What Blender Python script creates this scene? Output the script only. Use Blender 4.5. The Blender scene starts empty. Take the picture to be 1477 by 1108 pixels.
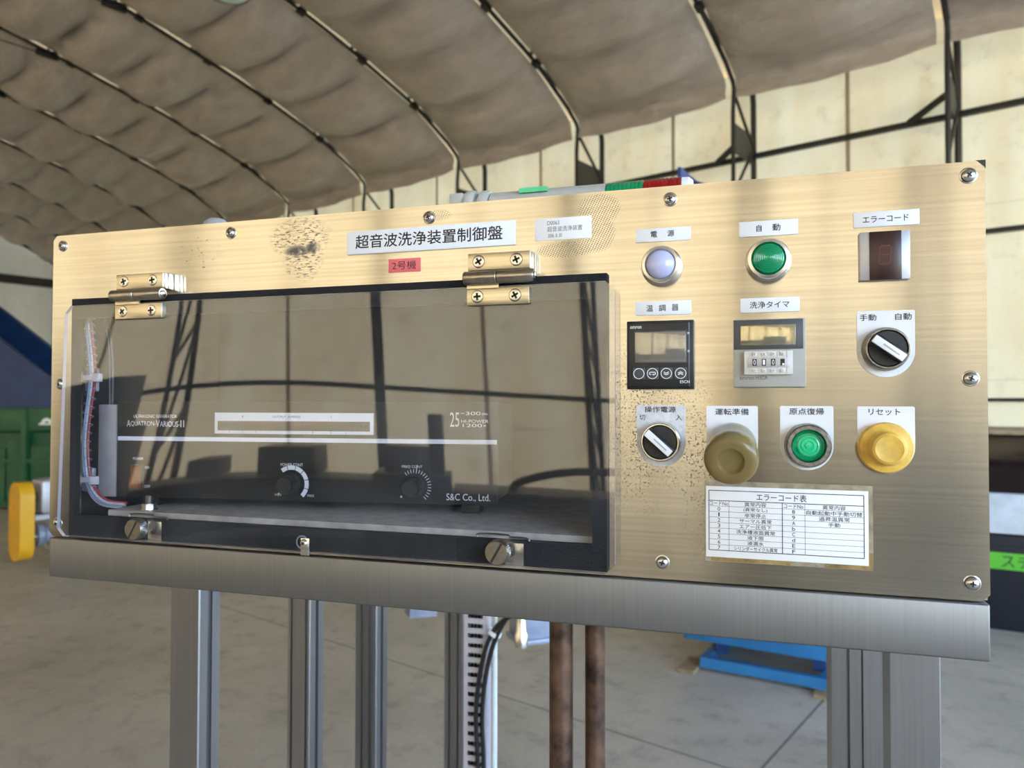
import bpy, bmesh, math, random
from mathutils import Vector, Matrix
random.seed(7)
D = bpy.data
SC = bpy.context.scene
COL = SC.collection
R = math.radians
PI = math.pi

# ------------------------------------------------------------------ camera, sky, sun, exposure
ZB = 1.3193                      # height of the panel's lower edge above the floor
cam = D.cameras.new('camera')
cam.sensor_width = 36.0
cam.lens = 1065.66 / 1477 * 36.0
cam.clip_start = 0.02
cam.clip_end = 300
cam.dof.use_dof = True
cam.dof.focus_distance = 0.55
cam.dof.aperture_fstop = 10.0
camo = D.objects.new('camera', cam)
COL.objects.link(camo)
YAW, PIT, ROL = 0.29552505, 0.02203126, 0.00129438
F = Vector((-math.sin(YAW) * math.cos(PIT), math.cos(YAW) * math.cos(PIT), math.sin(PIT)))
Rt = Vector((math.cos(YAW), math.sin(YAW), 0))
Up = Rt.cross(F)
Rt2 = Rt * math.cos(ROL) + Up * math.sin(ROL)
Up2 = -Rt * math.sin(ROL) + Up * math.cos(ROL)
m = Matrix((Rt2, Up2, -F)).transposed().to_4x4()
m.translation = Vector((0.63268, -0.55238, 1.45))
camo.matrix_world = m
SC.camera = camo

BZ = R(158.69)                   # heading of the tent hall's long axis
P0 = Vector((2.508, 7.086, 0))   # foot of the first visible arch
LDIR = Vector((math.cos(BZ), math.sin(BZ), 0))
NDIR = Vector((-math.sin(BZ), math.cos(BZ), 0))

w = D.worlds.new('sky')
SC.world = w
w.use_nodes = True
wn = w.node_tree
bg = wn.nodes['Background']
sk = wn.nodes.new('ShaderNodeTexSky')
sk.sky_type = 'NISHITA'
sk.sun_disc = False
sk.sun_elevation = R(38)
sk.sun_rotation = R(184)
sk.ozone_density = 2.2
sk.dust_density = 0.5
wn.links.new(sk.outputs[0], bg.inputs[0])
bg.inputs[1].default_value = 0.9
sun = D.lights.new('sun', 'SUN')
sun.energy = 10.5
sun.angle = R(0.6)
sun.color = (1, 0.93, 0.82)
suno = D.objects.new('sun', sun)
COL.objects.link(suno)
sd = (-NDIR * math.cos(R(38)) + LDIR * 0.25 + Vector((0, 0, -math.sin(R(38))))).normalized()
suno.rotation_euler = sd.to_track_quat('-Z', 'Y').to_euler()
suno.location = (0, -20, 20)
SC.view_settings.view_transform = 'Standard'
SC.view_settings.look = 'None'
SC.view_settings.gamma = 1
SC.view_settings.use_curve_mapping = False
SC.view_settings.exposure = 1.0
SC.cycles.max_bounces = 14
SC.cycles.diffuse_bounces = 6
SC.cycles.glossy_bounces = 6
SC.cycles.transparent_max_bounces = 16
SC.cycles.transmission_bounces = 8
SC.cycles.sample_clamp_indirect = 12

# ------------------------------------------------------------------ material helpers
class NT:
    def __init__(s, name):
        s.m = D.materials.new(name)
        s.m.use_nodes = True
        s.t = s.m.node_tree
        s.p = s.t.nodes['Principled BSDF']
        s.out = s.t.nodes['Material Output']
    def n(s, ty, **k):
        x = s.t.nodes.new('ShaderNode' + ty)
        for a, b in k.items():
            setattr(x, a, b)
        return x
    def l(s, a, b):
        s.t.links.new(a, b)
    def obj(s, sx=1, sy=1, sz=1):
        tc = s.n('TexCoord')
        mp = s.n('Mapping')
        mp.inputs['Scale'].default_value = (sx, sy, sz)
        s.l(tc.outputs['Object'], mp.inputs[0])
        return mp.outputs[0]
    def noise(s, vec, scale=5, detail=4, rough=0.55):
        x = s.n('TexNoise')
        x.inputs['Scale'].default_value = scale
        x.inputs['Detail'].default_value = detail
        x.inputs['Roughness'].default_value = rough
        s.l(vec, x.inputs['Vector'])
        return x.outputs[0]
    def ramp(s, v, lo, hi, a=0.0, b=1.0):
        x = s.n('MapRange')
        x.inputs[1].default_value = lo
        x.inputs[2].default_value = hi
        x.inputs[3].default_value = a
        x.inputs[4].default_value = b
        s.l(v, x.inputs[0])
        return x.outputs[0]
    def math(s, op, a, b=None, c=None):
        x = s.n('Math', operation=op)
        for i, v in enumerate((a, b, c)):
            if v is None:
                continue
            if isinstance(v, (int, float)):
                x.inputs[i].default_value = v
            else:
                s.l(v, x.inputs[i])
        return x.outputs[0]
    def mix(s, f, a, b):
        x = s.n('Mix', data_type='RGBA')
        for i, v in ((0, f), (6, a), (7, b)):
            if isinstance(v, (int, float)):
                x.inputs[i].default_value = v
            elif isinstance(v, tuple):
                x.inputs[i].default_value = v + (1,) if len(v) == 3 else v
            else:
                s.l(v, x.inputs[i])
        return x.outputs[2]
    def bump(s, h, strength=0.2, dist=0.001):
        x = s.n('Bump')
        x.inputs['Strength'].default_value = strength
        x.inputs['Distance'].default_value = dist
        s.l(h, x.inputs['Height'])
        s.l(x.outputs[0], s.p.inputs['Normal'])
    def set(s, **k):
        for a, b in k.items():
            a = a.replace('_', ' ')
            i = s.p.inputs[a]
            if isinstance(b, (int, float)):
                i.default_value = b
            elif isinstance(b, tuple):
                i.default_value = b + (1,) if len(i.default_value) == 4 and len(b) == 3 else b
            else:
                s.l(b, i)
        return s

def plain(name, col, rough=0.5, metal=0.0, var=0.12, scale=60, bump=0.0, **k):
    a = NT(name)
    nz = a.noise(a.obj(), scale)
    c2 = tuple(c * (1 - var * 2) for c in col)
    c = a.mix(a.ramp(nz, 0.3, 0.7), c2, tuple(min(1, c * (1 + var * 0.5)) for c in col))
    a.set(Base_Color=c, Roughness=rough, Metallic=metal, **k)
    if bump:
        a.bump(nz, bump, 0.002)
    return a.m

def brushed(name, col, along, rough, aniso, var=0.1, tang=(0, 0, 1), stains=None):
    a = NT(name)
    sc = {'x': (4, 40, 400), 'z': (400, 40, 4)}[along]
    st = a.noise(a.obj(*sc), 1.0, 3, 0.6)
    big = a.noise(a.obj(6, 6, 6), 1.0, 4, 0.6)
    c = a.mix(a.ramp(st, 0.25, 0.75), tuple(x * (1 - 2 * var) for x in col), tuple(min(1, x * (1 + var)) for x in col))
    c = a.mix(a.ramp(big, 0.35, 0.75, 0.0, 0.22), c, tuple(x * 0.62 for x in col))
    cv = a.n('CombineXYZ')
    for i in range(3):
        cv.inputs[i].default_value = (tang or (0, 0, 1))[i]
    rg = a.ramp(big, 0.3, 0.7, rough - 0.015, rough + 0.02)
    a.set(Metallic=1.0, Anisotropic=aniso)
    if tang:
        a.set(Tangent=cv.outputs[0])
    if stains:
        c, f = stains(a, c)
        rg = a.math('ADD', rg, a.math('MULTIPLY', f, 0.3))
        a.set(Metallic=a.math('SUBTRACT', 1.0, a.math('MULTIPLY', f, 0.7)))
    a.set(Base_Color=c, Roughness=rg)
    return a.m

def panel_stains(a, c):
    tc = a.n('TexCoord')
    sep = a.n('SeparateXYZ')
    a.l(tc.outputs['Object'], sep.inputs[0])
    def blob(cx, cz, rx, rz, soft=0.35):
        dx = a.math('DIVIDE', a.math('SUBTRACT', sep.outputs[0], cx), rx)
        dz = a.math('DIVIDE', a.math('SUBTRACT', sep.outputs[2], cz), rz)
        d = a.math('SQRT', a.math('ADD', a.math('MULTIPLY', dx, dx), a.math('MULTIPLY', dz, dz)))
        return a.ramp(d, 1.0 + soft, 1.0 - soft)
    def add(x, y):
        return a.math('MAXIMUM', x, y)
    dash = a.noise(a.obj(170, 10, 750), 1.0, 3, 0.7)       # marker scribbles rubbed along the grain
    spk = a.noise(a.obj(620, 620, 620), 1.0, 2, 0.6)          # oily black specks
    cl = a.noise(a.obj(70, 70, 70), 1.0, 3, 0.6)
    m1 = a.math('MULTIPLY', add(blob(.2735, .2705, .024, .0145), blob(.2765, .252, .016, .016)), a.ramp(dash, .53, .6))
    m1b = a.math('MULTIPLY', add(blob(.2705, .2585, .010, .0045), blob(.286, .2605, .006, .005)), a.ramp(cl, .42, .52))
    m2 = a.math('MULTIPLY', blob(.168, .262, .022, .018), a.math('MULTIPLY', a.ramp(dash, .6, .66), .6))
    m3 = a.math('MULTIPLY', add(blob(.566, .105, .026, .05, .6), blob(.606, .075, .012, .05, .6)), a.math('MULTIPLY', a.ramp(spk, .55, .60), a.ramp(cl, .4, .6, .25, 1)))
    # rows of small marks left by an old sticker
    wx = a.math('SINE', a.math('MULTIPLY', a.math('ADD', sep.outputs[0], a.math('MULTIPLY', sep.outputs[2], .45)), 2600))
    wz = a.math('SINE', a.math('MULTIPLY', a.math('SUBTRACT', sep.outputs[2], a.math('MULTIPLY', sep.outputs[0], .16)), 2700))
    dots = a.ramp(a.math('MULTIPLY', wx, wz), .35, .6)
    m4 = a.math('MULTIPLY', a.math('MULTIPLY', add(blob(.533, .276, .016, .011, .15), add(blob(.531, .258, .014, .014, .15), blob(.508, .2465, .022, .006, .15))), dots), .75)
    m5 = a.math('MULTIPLY', blob(.400, .2805, .012, .0045, .2), a.math('MULTIPLY', dots, .6))
    f = add(add(add(m1, m1b), m2), add(m3, add(m4, m5)))
    return a.mix(a.math('MULTIPLY', f, .85), c, (.055, .045, .035)), f

STEEL = (0.66, 0.61, 0.525)
M = {}
M['panel'] = brushed('brushed steel face', STEEL, 'x', 0.155, 1.0, 0.10, (0, 0, 1), panel_stains)
M['apron'] = brushed('brushed steel apron', (0.25, 0.245, 0.245), 'z', 0.50, 0.35, 0.05, (1, 0, 0))
M['housing'] = brushed('housing steel', (0.5, 0.49, 0.46), 'x', 0.4, 0.0, 0.1, None)
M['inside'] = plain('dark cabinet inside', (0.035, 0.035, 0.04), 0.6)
M['screw'] = plain('bright screw steel', (0.62, 0.62, 0.62), 0.22, 1.0, 0.1, 800)
M['recess'] = plain('recess black', (0.015, 0.015, 0.015), 0.6)
M['hinge'] = brushed('hinge leaf steel', (0.72, 0.63, 0.48), 'x', 0.3, 0.0, 0.1, None)
M['hingedark'] = plain('hinge barrel steel', (0.42, 0.39, 0.34), 0.28, 1.0, 0.1, 300)
M['chrome'] = plain('satin chrome', (0.72, 0.70, 0.66), 0.2, 1.0, 0.05, 300)
M['bezel'] = plain('bezel aluminium', (0.78, 0.76, 0.72), 0.25, 1.0, 0.06, 500)
M['worn'] = plain('worn bezel metal', (0.36, 0.34, 0.32), 0.35, 1.0, 0.25, 400)
M['gasket'] = plain('black foam rubber', (0.008, 0.008, 0.012), 0.85, 0, 0.4, 900, 0.5)
M['white'] = plain('white label plastic', (0.80, 0.81, 0.86), 0.35, 0, 0.02, 30)
M['dirtywhite'] = plain('soiled white label plastic', (0.66, 0.66, 0.70), 0.45, 0, 0.10, 350)
M['paper'] = plain('white paper label', (0.82, 0.82, 0.85), 0.55, 0, 0.02, 60)
M['ink'] = plain('black ink', (0.012, 0.012, 0.014), 0.6)
M['greyink'] = plain('faded ink', (0.10, 0.10, 0.11), 0.6)
M['red'] = plain('red sticker', (0.78, 0.15, 0.17), 0.4, 0, 0.05, 200)
M['tape'] = plain('aged adhesive tape', (0.40, 0.26, 0.09), 0.4, 0, 0.35, 90)
M['tapegrey'] = plain('grey clear tape', (0.42, 0.36, 0.27), 0.35, 0.3, 0.2, 120)
M['black'] = plain('black plastic', (0.014, 0.014, 0.015), 0.35, 0, 0.2, 300)
M['softblack'] = plain('matt black plastic', (0.02, 0.02, 0.022), 0.5, 0, 0.2, 300)
M['genface'] = plain('black anodised face', (0.012, 0.012, 0.013), 0.45, 0, 0.2, 200)
M['print'] = plain('white print', (0.85, 0.87, 0.92), 0.5, 0, 0.02, 100)
M['brownstrip'] = plain('brown indicator strip', (0.10, 0.07, 0.05), 0.4)
M['keygrey'] = plain('grey key', (0.055, 0.055, 0.06), 0.45)
M['case'] = plain('light grey plastic', (0.40, 0.39, 0.36), 0.45, 0, 0.04, 100)
M['casedark'] = plain('dark grey print', (0.065, 0.065, 0.07), 0.4, 0, 0.05, 100)
M['ivory'] = plain('ivory plastic', (0.66, 0.63, 0.60), 0.4, 0, 0.04, 100)
M['silver'] = plain('silver plastic', (0.48, 0.48, 0.50), 0.35, 0.4, 0.04, 100)
M['redwin'] = plain('dark red window', (0.035, 0.010, 0.010), 0.25, 0, 0.05, 100)
M['seg'] = plain('unlit red segment', (0.13, 0.012, 0.016), 0.4)
M['yellow'] = plain('dirty yellow rubber', (0.80, 0.50, 0.09), 0.5, 0, 0.14, 120)
M['boot'] = NT('grimy clear rubber boot').set(Base_Color=(.34, .225, .09), Roughness=.25, Transmission_Weight=.45, IOR=1.2, Coat_Weight=.5).m
M['lcd'] = NT('pale lcd glass').set(Base_Color=(.34, .31, .26), Roughness=.09, Metallic=.55, Specular_IOR_Level=1.0).m
M['lcdgold'] = NT('golden lcd glass').set(Base_Color=(.52, .46, .30), Roughness=.08, Metallic=.7).m
M['lensgreen'] = NT('green lens').set(Base_Color=(0.0, .33, .13), Roughness=.1, Transmission_Weight=.25, Coat_Weight=.6).m
M['lensgreen2'] = NT('green lens core').set(Base_Color=(.02, .55, .25), Roughness=.15, Coat_Weight=.6).m
M['lenswhite'] = NT('milky blue white lens').set(Base_Color=(.50, .52, .78), Roughness=.15, Coat_Weight=.6, Subsurface_Weight=.2, Subsurface_Radius=(.004, .004, .006)).m
M['lensred'] = NT('red ribbed lens').set(Base_Color=(.42, .015, .015), Roughness=.15, Transmission_Weight=.3).m
M['rocker'] = plain('amber red rocker', (0.22, 0.035, 0.012), 0.25)
M['shelf'] = plain('dusty shelf', (0.52, 0.50, 0.47), 0.5, 0, 0.15, 80)
M['alu'] = brushed('anodised aluminium post', (0.36, 0.36, 0.38), 'z', 0.36, 0.0, 0.06, None)
M['galv'] = plain('light grey bracket', (0.5, 0.5, 0.55), 0.45, 0.5, 0.08, 60)
M['rust'] = plain('rusty brown pipe', (0.15, 0.085, 0.058), 0.42, 0.5, 0.4, 45, 0.3)
M['ductwhite'] = plain('pale wiring duct', (0.55, 0.53, 0.58), 0.5, 0, 0.05, 60)
M['pipewhite'] = plain('white tube', (0.62, 0.66, 0.68), 0.4, 0, 0.05, 60)
M['cable'] = plain('black cable', (0.01, 0.01, 0.012), 0.35)
M['ltgrey'] = plain('light grey housing', (0.47, 0.46, 0.44), 0.4, 0, 0.06, 60)
M['bluegrey'] = plain('blue grey metal', (0.30, 0.34, 0.47), 0.4, 0.2, 0.1, 30)
M['darksteel'] = plain('dark painted steel', (0.022, 0.02, 0.018), 0.5, 0, 0.2, 10)
M['blue'] = plain('bright blue machine paint', (0.025, 0.165, 0.40), 0.4, 0, 0.12, 6)
M['bluedark'] = plain('deep blue paint', (0.012, 0.05, 0.19), 0.45, 0, 0.15, 4)
M['green'] = plain('green container paint', (0.018, 0.11, 0.045), 0.5, 0, 0.18, 3)
M['guard'] = plain('yellow guard paint', (0.80, 0.42, 0.015), 0.4, 0, 0.05, 8)
M['navy'] = plain('navy black machine paint', (0.012, 0.015, 0.025), 0.4, 0, 0.15, 4)
M['darkglass'] = NT('dark window').set(Base_Color=(.012, .006, .006), Roughness=.12).m
M['palewhite'] = plain('scuffed white band', (0.70, 0.76, 0.84), 0.5, 0, 0.12, 9)
M['greenlabel'] = plain('green tape label', (0.10, 0.46, 0.03), 0.45, 0, 0.04, 8)
M['wood'] = plain('timber block', (0.32, 0.23, 0.13), 0.7, 0, 0.2, 20)
M['lampglass'] = NT('lamp lens').set(Base_Color=(.75, .95, .93), Roughness=.15, Transmission_Weight=.2).m
M['grease'] = plain('machine grey', (0.16, 0.16, 0.17), 0.5, 0.2, 0.2, 6)
M['redpaint'] = plain('red oxide paint', (0.30, 0.05, 0.03), 0.5, 0, 0.2, 6)
for nm, c in dict(wred=(.5, .05, .05), wblue=(.06, .12, .5), wwhite=(.7, .7, .75), wyel=(.55, .4, .1), wblk=(.01, .01, .01), wpale=(.35, .42, .6)).items():
    M[nm] = plain('wire ' + nm[1:], c, 0.35)

def acrylic():
    a = NT('clear acrylic')
    t = a.t
    t.nodes.remove(a.p)
    tr = a.n('BsdfTransparent')
    tr.inputs[0].default_value = (.93, .93, .95, 1)
    gl = a.n('BsdfGlossy')
    gl.inputs['Roughness'].default_value = 0.015
    gl.inputs['Color'].default_value = (1, 1, 1, 1)
    fr = a.n('Fresnel')
    fr.inputs[0].default_value = 1.95
    ge = a.n('NewGeometry')
    df = a.n('BsdfDiffuse')
    df.inputs[0].default_value = (.5, .5, .5, 1)
    mx = a.n('MixShader')
    fac = a.mix(ge.outputs['Backfacing'], fr.outputs[0], (.03, .03, .03))
    a.l(fac, mx.inputs[0])
    a.l(tr.outputs[0], mx.inputs[1])
    a.l(gl.outputs[0], mx.inputs[2])
    # faint dust and scuffs
    nz = a.noise(a.obj(1500, 1500, 1500), 1, 2, .6)
    bg_ = a.noise(a.obj(9, 9, 14), 1, 4, .6)
    f = a.math('MULTIPLY', a.ramp(nz, .66, .74), a.ramp(bg_, .45, .75, .05, .55))
    f = a.math('ADD', f, a.ramp(bg_, .4, .8, .006, .03))
    m2 = a.n('MixShader')
    a.l(f, m2.inputs[0])
    a.l(mx.outputs[0], m2.inputs[1])
    a.l(df.outputs[0], m2.inputs[2])
    a.l(m2.outputs[0], a.out.inputs[0])
    return a.m
M['acrylic'] = acrylic()
M['acryledge'] = NT('acrylic edge').set(Base_Color=(.55, .56, .72), Roughness=.15, Transmission_Weight=.5, IOR=1.2, Specular_IOR_Level=.8).m

# ------------------------------------------------------------------ mesh helpers
class MB:
    """collects shapes into one mesh; every shape takes an optional material slot"""
    def __init__(s):
        s.b = bmesh.new()
        s.slot = 0
    def _mark(s, faces):
        for f in faces:
            f.material_index = s.slot
    def box(s, x0, x1, y0, y1, z0, z1, bevel=0.0, seg=2, rot=0.0):
        r = bmesh.ops.create_cube(s.b, size=1)
        vs = r['verts']
        for v in vs:
            v.co = Vector((x0 + (x1 - x0) * (v.co.x + .5), y0 + (y1 - y0) * (v.co.y + .5), z0 + (z1 - z0) * (v.co.z + .5)))
        fs = set(f for v in vs for f in v.link_faces)
        s._mark(fs)
        if bevel:
            es = set(e for v in vs for e in v.link_edges)
            q = bmesh.ops.bevel(s.b, geom=list(es), offset=bevel, segments=seg, affect='EDGES', profile=.5)
            s._mark(q['faces'])
        return s
    def prism(s, pts, y0, y1):
        """polygon in x,z pulled from y0 to y1"""
        a = [s.b.verts.new((x, y0, z)) for x, z in pts]
        b = [s.b.verts.new((x, y1, z)) for x, z in pts]
        n = len(pts)
        fs = [s.b.faces.new(a), s.b.faces.new(b[::-1])]
        for i in range(n):
            fs.append(s.b.faces.new((a[i], b[i], b[(i + 1) % n], a[(i + 1) % n])))
        s._mark(fs)
        return s
    def prismz(s, pts, z0, z1):
        a = [s.b.verts.new((x, y, z0)) for x, y in pts]
        b = [s.b.verts.new((x, y, z1)) for x, y in pts]
        n = len(pts)
        fs = [s.b.faces.new(a[::-1]), s.b.faces.new(b)]
        for i in range(n):
            fs.append(s.b.faces.new((a[i], a[(i + 1) % n], b[(i + 1) % n], b[i])))
        s._mark(fs)
        return s
    def poly(s, pts):
        s._mark([s.b.faces.new([s.b.verts.new(p) for p in pts])])
        return s
    def lathe(s, prof, org, axis=(0, -1, 0), seg=40, knurl=None):
        """prof: (radius, distance along axis)"""
        ax = Vector(axis).normalized()
        u = ax.orthogonal().normalized()
        v = ax.cross(u)
        org = Vector(org)
        rings = []
        for r, h in prof:
            if r < 1e-7:
                rings.append([s.b.verts.new(org + ax * h)])
            else:
                ring = []
                for i in range(seg):
                    rr = r
                    if knurl and knurl[0] <= h <= knurl[1] and i % 2:
                        rr = r - knurl[2]
                    t = 2 * PI * i / seg
                    ring.append(s.b.verts.new(org + ax * h + (u * math.cos(t) + v * math.sin(t)) * rr))
                rings.append(ring)
        fs = []
        for a, b in zip(rings, rings[1:]):
            for i in range(seg):
                j = (i + 1) % seg
                if len(a) == 1 and len(b) == 1:
                    break
                if len(a) == 1:
                    fs.append(s.b.faces.new((a[0], b[i], b[j])))
                elif len(b) == 1:
                    fs.append(s.b.faces.new((a[i], b[0], a[j])))
                else:
                    fs.append(s.b.faces.new((a[i], b[i], b[j], a[j])))
        s._mark(fs)
        return s
    def cyl(s, p0, p1, r, seg=16, r1=None):
        p0, p1 = Vector(p0), Vector(p1)
        h = (p1 - p0).length
        r1 = r if r1 is None else r1
        return s.lathe([(0, 0), (r, 0), (r1, h), (0, h)], p0, p1 - p0, seg)
    def tube(s, pts, r, seg=8, sub=6):
        P = [Vector(p) for p in pts]
        Q = []
        n = len(P)
        for i in range(n - 1):
            a, b, c, d = P[max(0, i - 1)], P[i], P[i + 1], P[min(n - 1, i + 2)]
            for k in range(sub):
                t = k / sub
                Q.append(0.5 * ((2 * b) + (c - a) * t + (2 * a - 5 * b + 4 * c - d) * t * t + (3 * b - a - 3 * c + d) * t ** 3))
        Q.append(P[-1])
        rings = []
        u = None
        for i, q in enumerate(Q):
            tn = (Q[min(i + 1, len(Q) - 1)] - Q[max(i - 1, 0)]).normalized()
            if u is None:
                u = tn.orthogonal().normalized()
            u = (u - tn * u.dot(tn)).normalized()
            v = tn.cross(u)
            rings.append([s.b.verts.new(q + (u * math.cos(2 * PI * k / seg) + v * math.sin(2 * PI * k / seg)) * r) for k in range(seg)])
        fs = []
        for a, b in zip(rings, rings[1:]):
            for i in range(seg):
                j = (i + 1) % seg
                fs.append(s.b.faces.new((a[i], a[j], b[j], b[i])))
        fs.append(s.b.faces.new(rings[0][::-1]))
        fs.append(s.b.faces.new(rings[-1]))
        s._mark(fs)
        return s
    def bar(s, p0, p1, wd, ht=None):
        """square bar from p0 to p1"""
        p0, p1 = Vector(p0), Vector(p1)
        ht = ht or wd
        ax = (p1 - p0).normalized()
        ref = Vector((0, 0, 1)) if abs(ax.z) < .95 else Vector((1, 0, 0))
        u = ax.cross(ref).normalized() * wd / 2
        v = ax.cross(u).normalized() * ht / 2
        a = [s.b.verts.new(p0 + q) for q in (u + v, u - v, -u - v, -u + v)]
        b = [s.b.verts.new(p1 + q) for q in (u + v, u - v, -u - v, -u + v)]
        fs = [s.b.faces.new(a), s.b.faces.new(b[::-1])]
        for i in range(4):
            fs.append(s.b.faces.new((a[i], b[i], b[(i + 1) % 4], a[(i + 1) % 4])))
        s._mark(fs)
        return s
    def build(s, name, mats, parent=None, smooth=35, loc=None, flip=True):
        if flip:
            bmesh.ops.recalc_face_normals(s.b, faces=s.b.faces[:])
        me = D.meshes.new(name)
        s.b.to_mesh(me)
        s.b.free()
        for x in (mats if isinstance(mats, (list, tuple)) else [mats]):
            me.materials.append(x)
        if smooth:
            me.polygons.foreach_set('use_smooth', [True] * len(me.polygons))
            me.set_sharp_from_angle(angle=R(smooth))
        o = D.objects.new(name, me)
        COL.objects.link(o)
        if parent:
            o.parent = parent
        if loc:
            o.location = loc
        return o

def tag(o, label=None, cat=None, group=None, kind=None):
    if label:
        o['label'] = label
    if cat:
        o['category'] = cat
    if group:
        o['group'] = group
    if kind:
        o['kind'] = kind
    return o

def thing(name, label, cat, loc=(0, 0, 0), rz=0.0, group=None):
    o = D.objects.new(name, None)
    o.empty_display_size = .05
    COL.objects.link(o)
    o.location = loc
    o.rotation_euler = (0, 0, rz)
    return tag(o, label, cat, group)

def dup(o, parent=None, loc=None, label=None):
    """a copy of a thing or part with all of its parts"""
    c = o.copy()
    COL.objects.link(c)
    c.parent = parent
    if loc is not None:
        c.location = loc
    if label:
        c['label'] = label
    for ch in list(o.children):
        dup(ch, c)
    return c

_tc = {}
def glyphs(string, bold=0.0):
    key = string
    if key not in _tc:
        cu = D.curves.new('lettering', 'FONT')
        cu.body = string
        cu.resolution_u = 4
        ob = D.objects.new('lettering', cu)
        COL.objects.link(ob)
        dg = bpy.context.evaluated_depsgraph_get()
        ev = ob.evaluated_get(dg)
        me = ev.to_mesh()
        vs = [v.co.copy() for v in me.vertices]
        fs = [tuple(p.vertices) for p in me.polygons]
        ev.to_mesh_clear()
        D.objects.remove(ob)
        D.curves.remove(cu)
        _tc[key] = (vs, fs)
    return _tc[key]

class TX:
    """lettering on a plane that faces -y; boxes are given in millimetres"""
    def __init__(s):
        s.b = bmesh.new()
    def put(s, string, x0, x1, z0, z1, y, bold=0.0, keep=None, slant=0.0):
        vs, fs = glyphs(string, bold)
        if not vs:
            return s
        ax, bx = min(v.x for v in vs), max(v.x for v in vs)
        ay, by = min(v.y for v in vs), max(v.y for v in vs)
        kz = (z1 - z0) / max(1e-6, by - ay)
        kx = (x1 - x0) / max(1e-6, bx - ax)
        off = 0
        if keep:
            kx = kz
            off = {'c': ((x1 - x0) - kx * (bx - ax)) / 2, 'l': 0}[keep]
        # heavier strokes: the same glyph stamped a few hundredths apart
        st = [(0, 0)] if not bold else [(-bold, 0), (bold, 0), (0, -bold), (0, bold)]
        for q, (ox, oz) in enumerate(st):
            nv = [s.b.verts.new(((x0 + off + ox + (v.x - ax) * kx) / 1000, y - q * 4e-6, (z0 + oz + (v.y - ay) * kz) / 1000)) for v in vs]
            for f in fs:
                try:
                    s.b.faces.new([nv[i] for i in f])
                except ValueError:
                    pass
        return s
    def rect(s, x0, x1, z0, z1, y):
        s.b.faces.new([s.b.verts.new((x / 1000, y, z / 1000)) for x, z in ((x0, z0), (x1, z0), (x1, z1), (x0, z1))])
        return s
    def ring(s, cx, cz, r0, r1, y, a0=0, a1=360, n=36):
        for i in range(n):
            t0, t1 = R(a0 + (a1 - a0) * i / n), R(a0 + (a1 - a0) * (i + 1) / n)
            s.b.faces.new([s.b.verts.new(((cx + r * math.cos(t)) / 1000, y, (cz + r * math.sin(t)) / 1000)) for r, t in ((r0, t0), (r1, t0), (r1, t1), (r0, t1))])
        return s
    def line(s, p, q, wd, y):
        p, q = Vector((p[0], p[1])), Vector((q[0], q[1]))
        d = (q - p).normalized()
        n = Vector((-d.y, d.x)) * wd / 2
        s.b.faces.new([s.b.verts.new((a.x / 1000, y, a.y / 1000)) for a in (p - n, q - n, q + n, p + n)])
        return s
    def build(s, name, mat, parent, thick=0.00012):
        # printed ink with a hair of thickness
        r = bmesh.ops.recalc_face_normals(s.b, faces=s.b.faces[:])
        for f in s.b.faces:
            f.normal_update()
            if f.normal.y > 0:
                f.normal_flip()
        me = D.meshes.new(name)
        s.b.to_mesh(me)
        s.b.free()
        me.materials.append(mat)
        o = D.objects.new(name, me)
        COL.objects.link(o)
        o.parent = parent
        return o


# ------------------------------------------------------------------ the tent hall (local axes: x along the hall, y across it, z up)
WB = 14.4                        # clear width between the two rows of arch legs
BAY = 2.04
TD = 0.60                        # depth of the lattice arches
K0, K1 = -4, 10
PROF = [(0, 4.95), (.2, 5.08), (.5, 5.255), (.78, 5.40), (1.4, 5.61), (2.08, 5.83), (2.9, 6.03), (3.8, 6.245), (4.6, 6.40), (5.5, 6.55), (6.5, 6.66), (7.2, 6.68)]
SKEW = 0.17 / WB
def place(o, kind=None, label=None):
    o.location = P0
    o.rotation_euler = (0, 0, BZ)
    if kind:
        o['kind'] = kind
    if label:
        o['label'] = label
    return o
def prof_at(wv):
    wv = min(wv, WB - wv)
    for (a, za), (b, zb) in zip(PROF, PROF[1:]):
        if wv <= b:
            return za + (zb - za) * (wv - a) / (b - a)
    return PROF[-1][1]
def arch_pts(step=.3, off=0.0):
    n = int(WB / step)
    pts = []
    for i in range(n + 1):
        wv = WB * i / n
        e = .02
        z = prof_at(wv)
        dz = (prof_at(min(WB, wv + e)) - prof_at(max(0, wv - e))) / (min(WB, wv + e) - max(0, wv - e))
        nn = Vector((-dz, 1)).normalized()
        pts.append((wv + nn.x * off, z + nn.y * off))
    return pts

# floor: blotchy concrete with saw-cut joints
a = NT('concrete floor')
v = a.obj()
n1 = a.noise(v, .9, 6, .65)
n2 = a.noise(v, 7, 5, .7)
n3 = a.noise(v, 60, 3, .6)
c = a.mix(a.ramp(n1, .35, .65), (.41, .362, .29), (.58, .512, .415))
c = a.mix(a.ramp(n2, .52, .72, 0, .65), c, (.25, .225, .19))
c = a.mix(a.ramp(n3, .35, .7, 0, .25), c, (.24, .22, .2))
sep = a.n('SeparateXYZ')
tc = a.n('TexCoord')
a.l(tc.outputs['Object'], sep.inputs[0])
jl = None
for ax, per, off in ((0, 6.4, 3.18), (1, 6.0, 4.045)):
    t = a.math('ABSOLUTE', a.math('SUBTRACT', a.math('FRACT', a.math('DIVIDE', a.math('ADD', sep.outputs[ax], 40 * per + off), per)), .5))
    e = a.ramp(t, .0006, .0012, 1, 0)
    jl = e if jl is None else a.math('MAXIMUM', jl, e)
c = a.mix(a.math('MULTIPLY', jl, .75), c, (.07, .065, .06))
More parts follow.
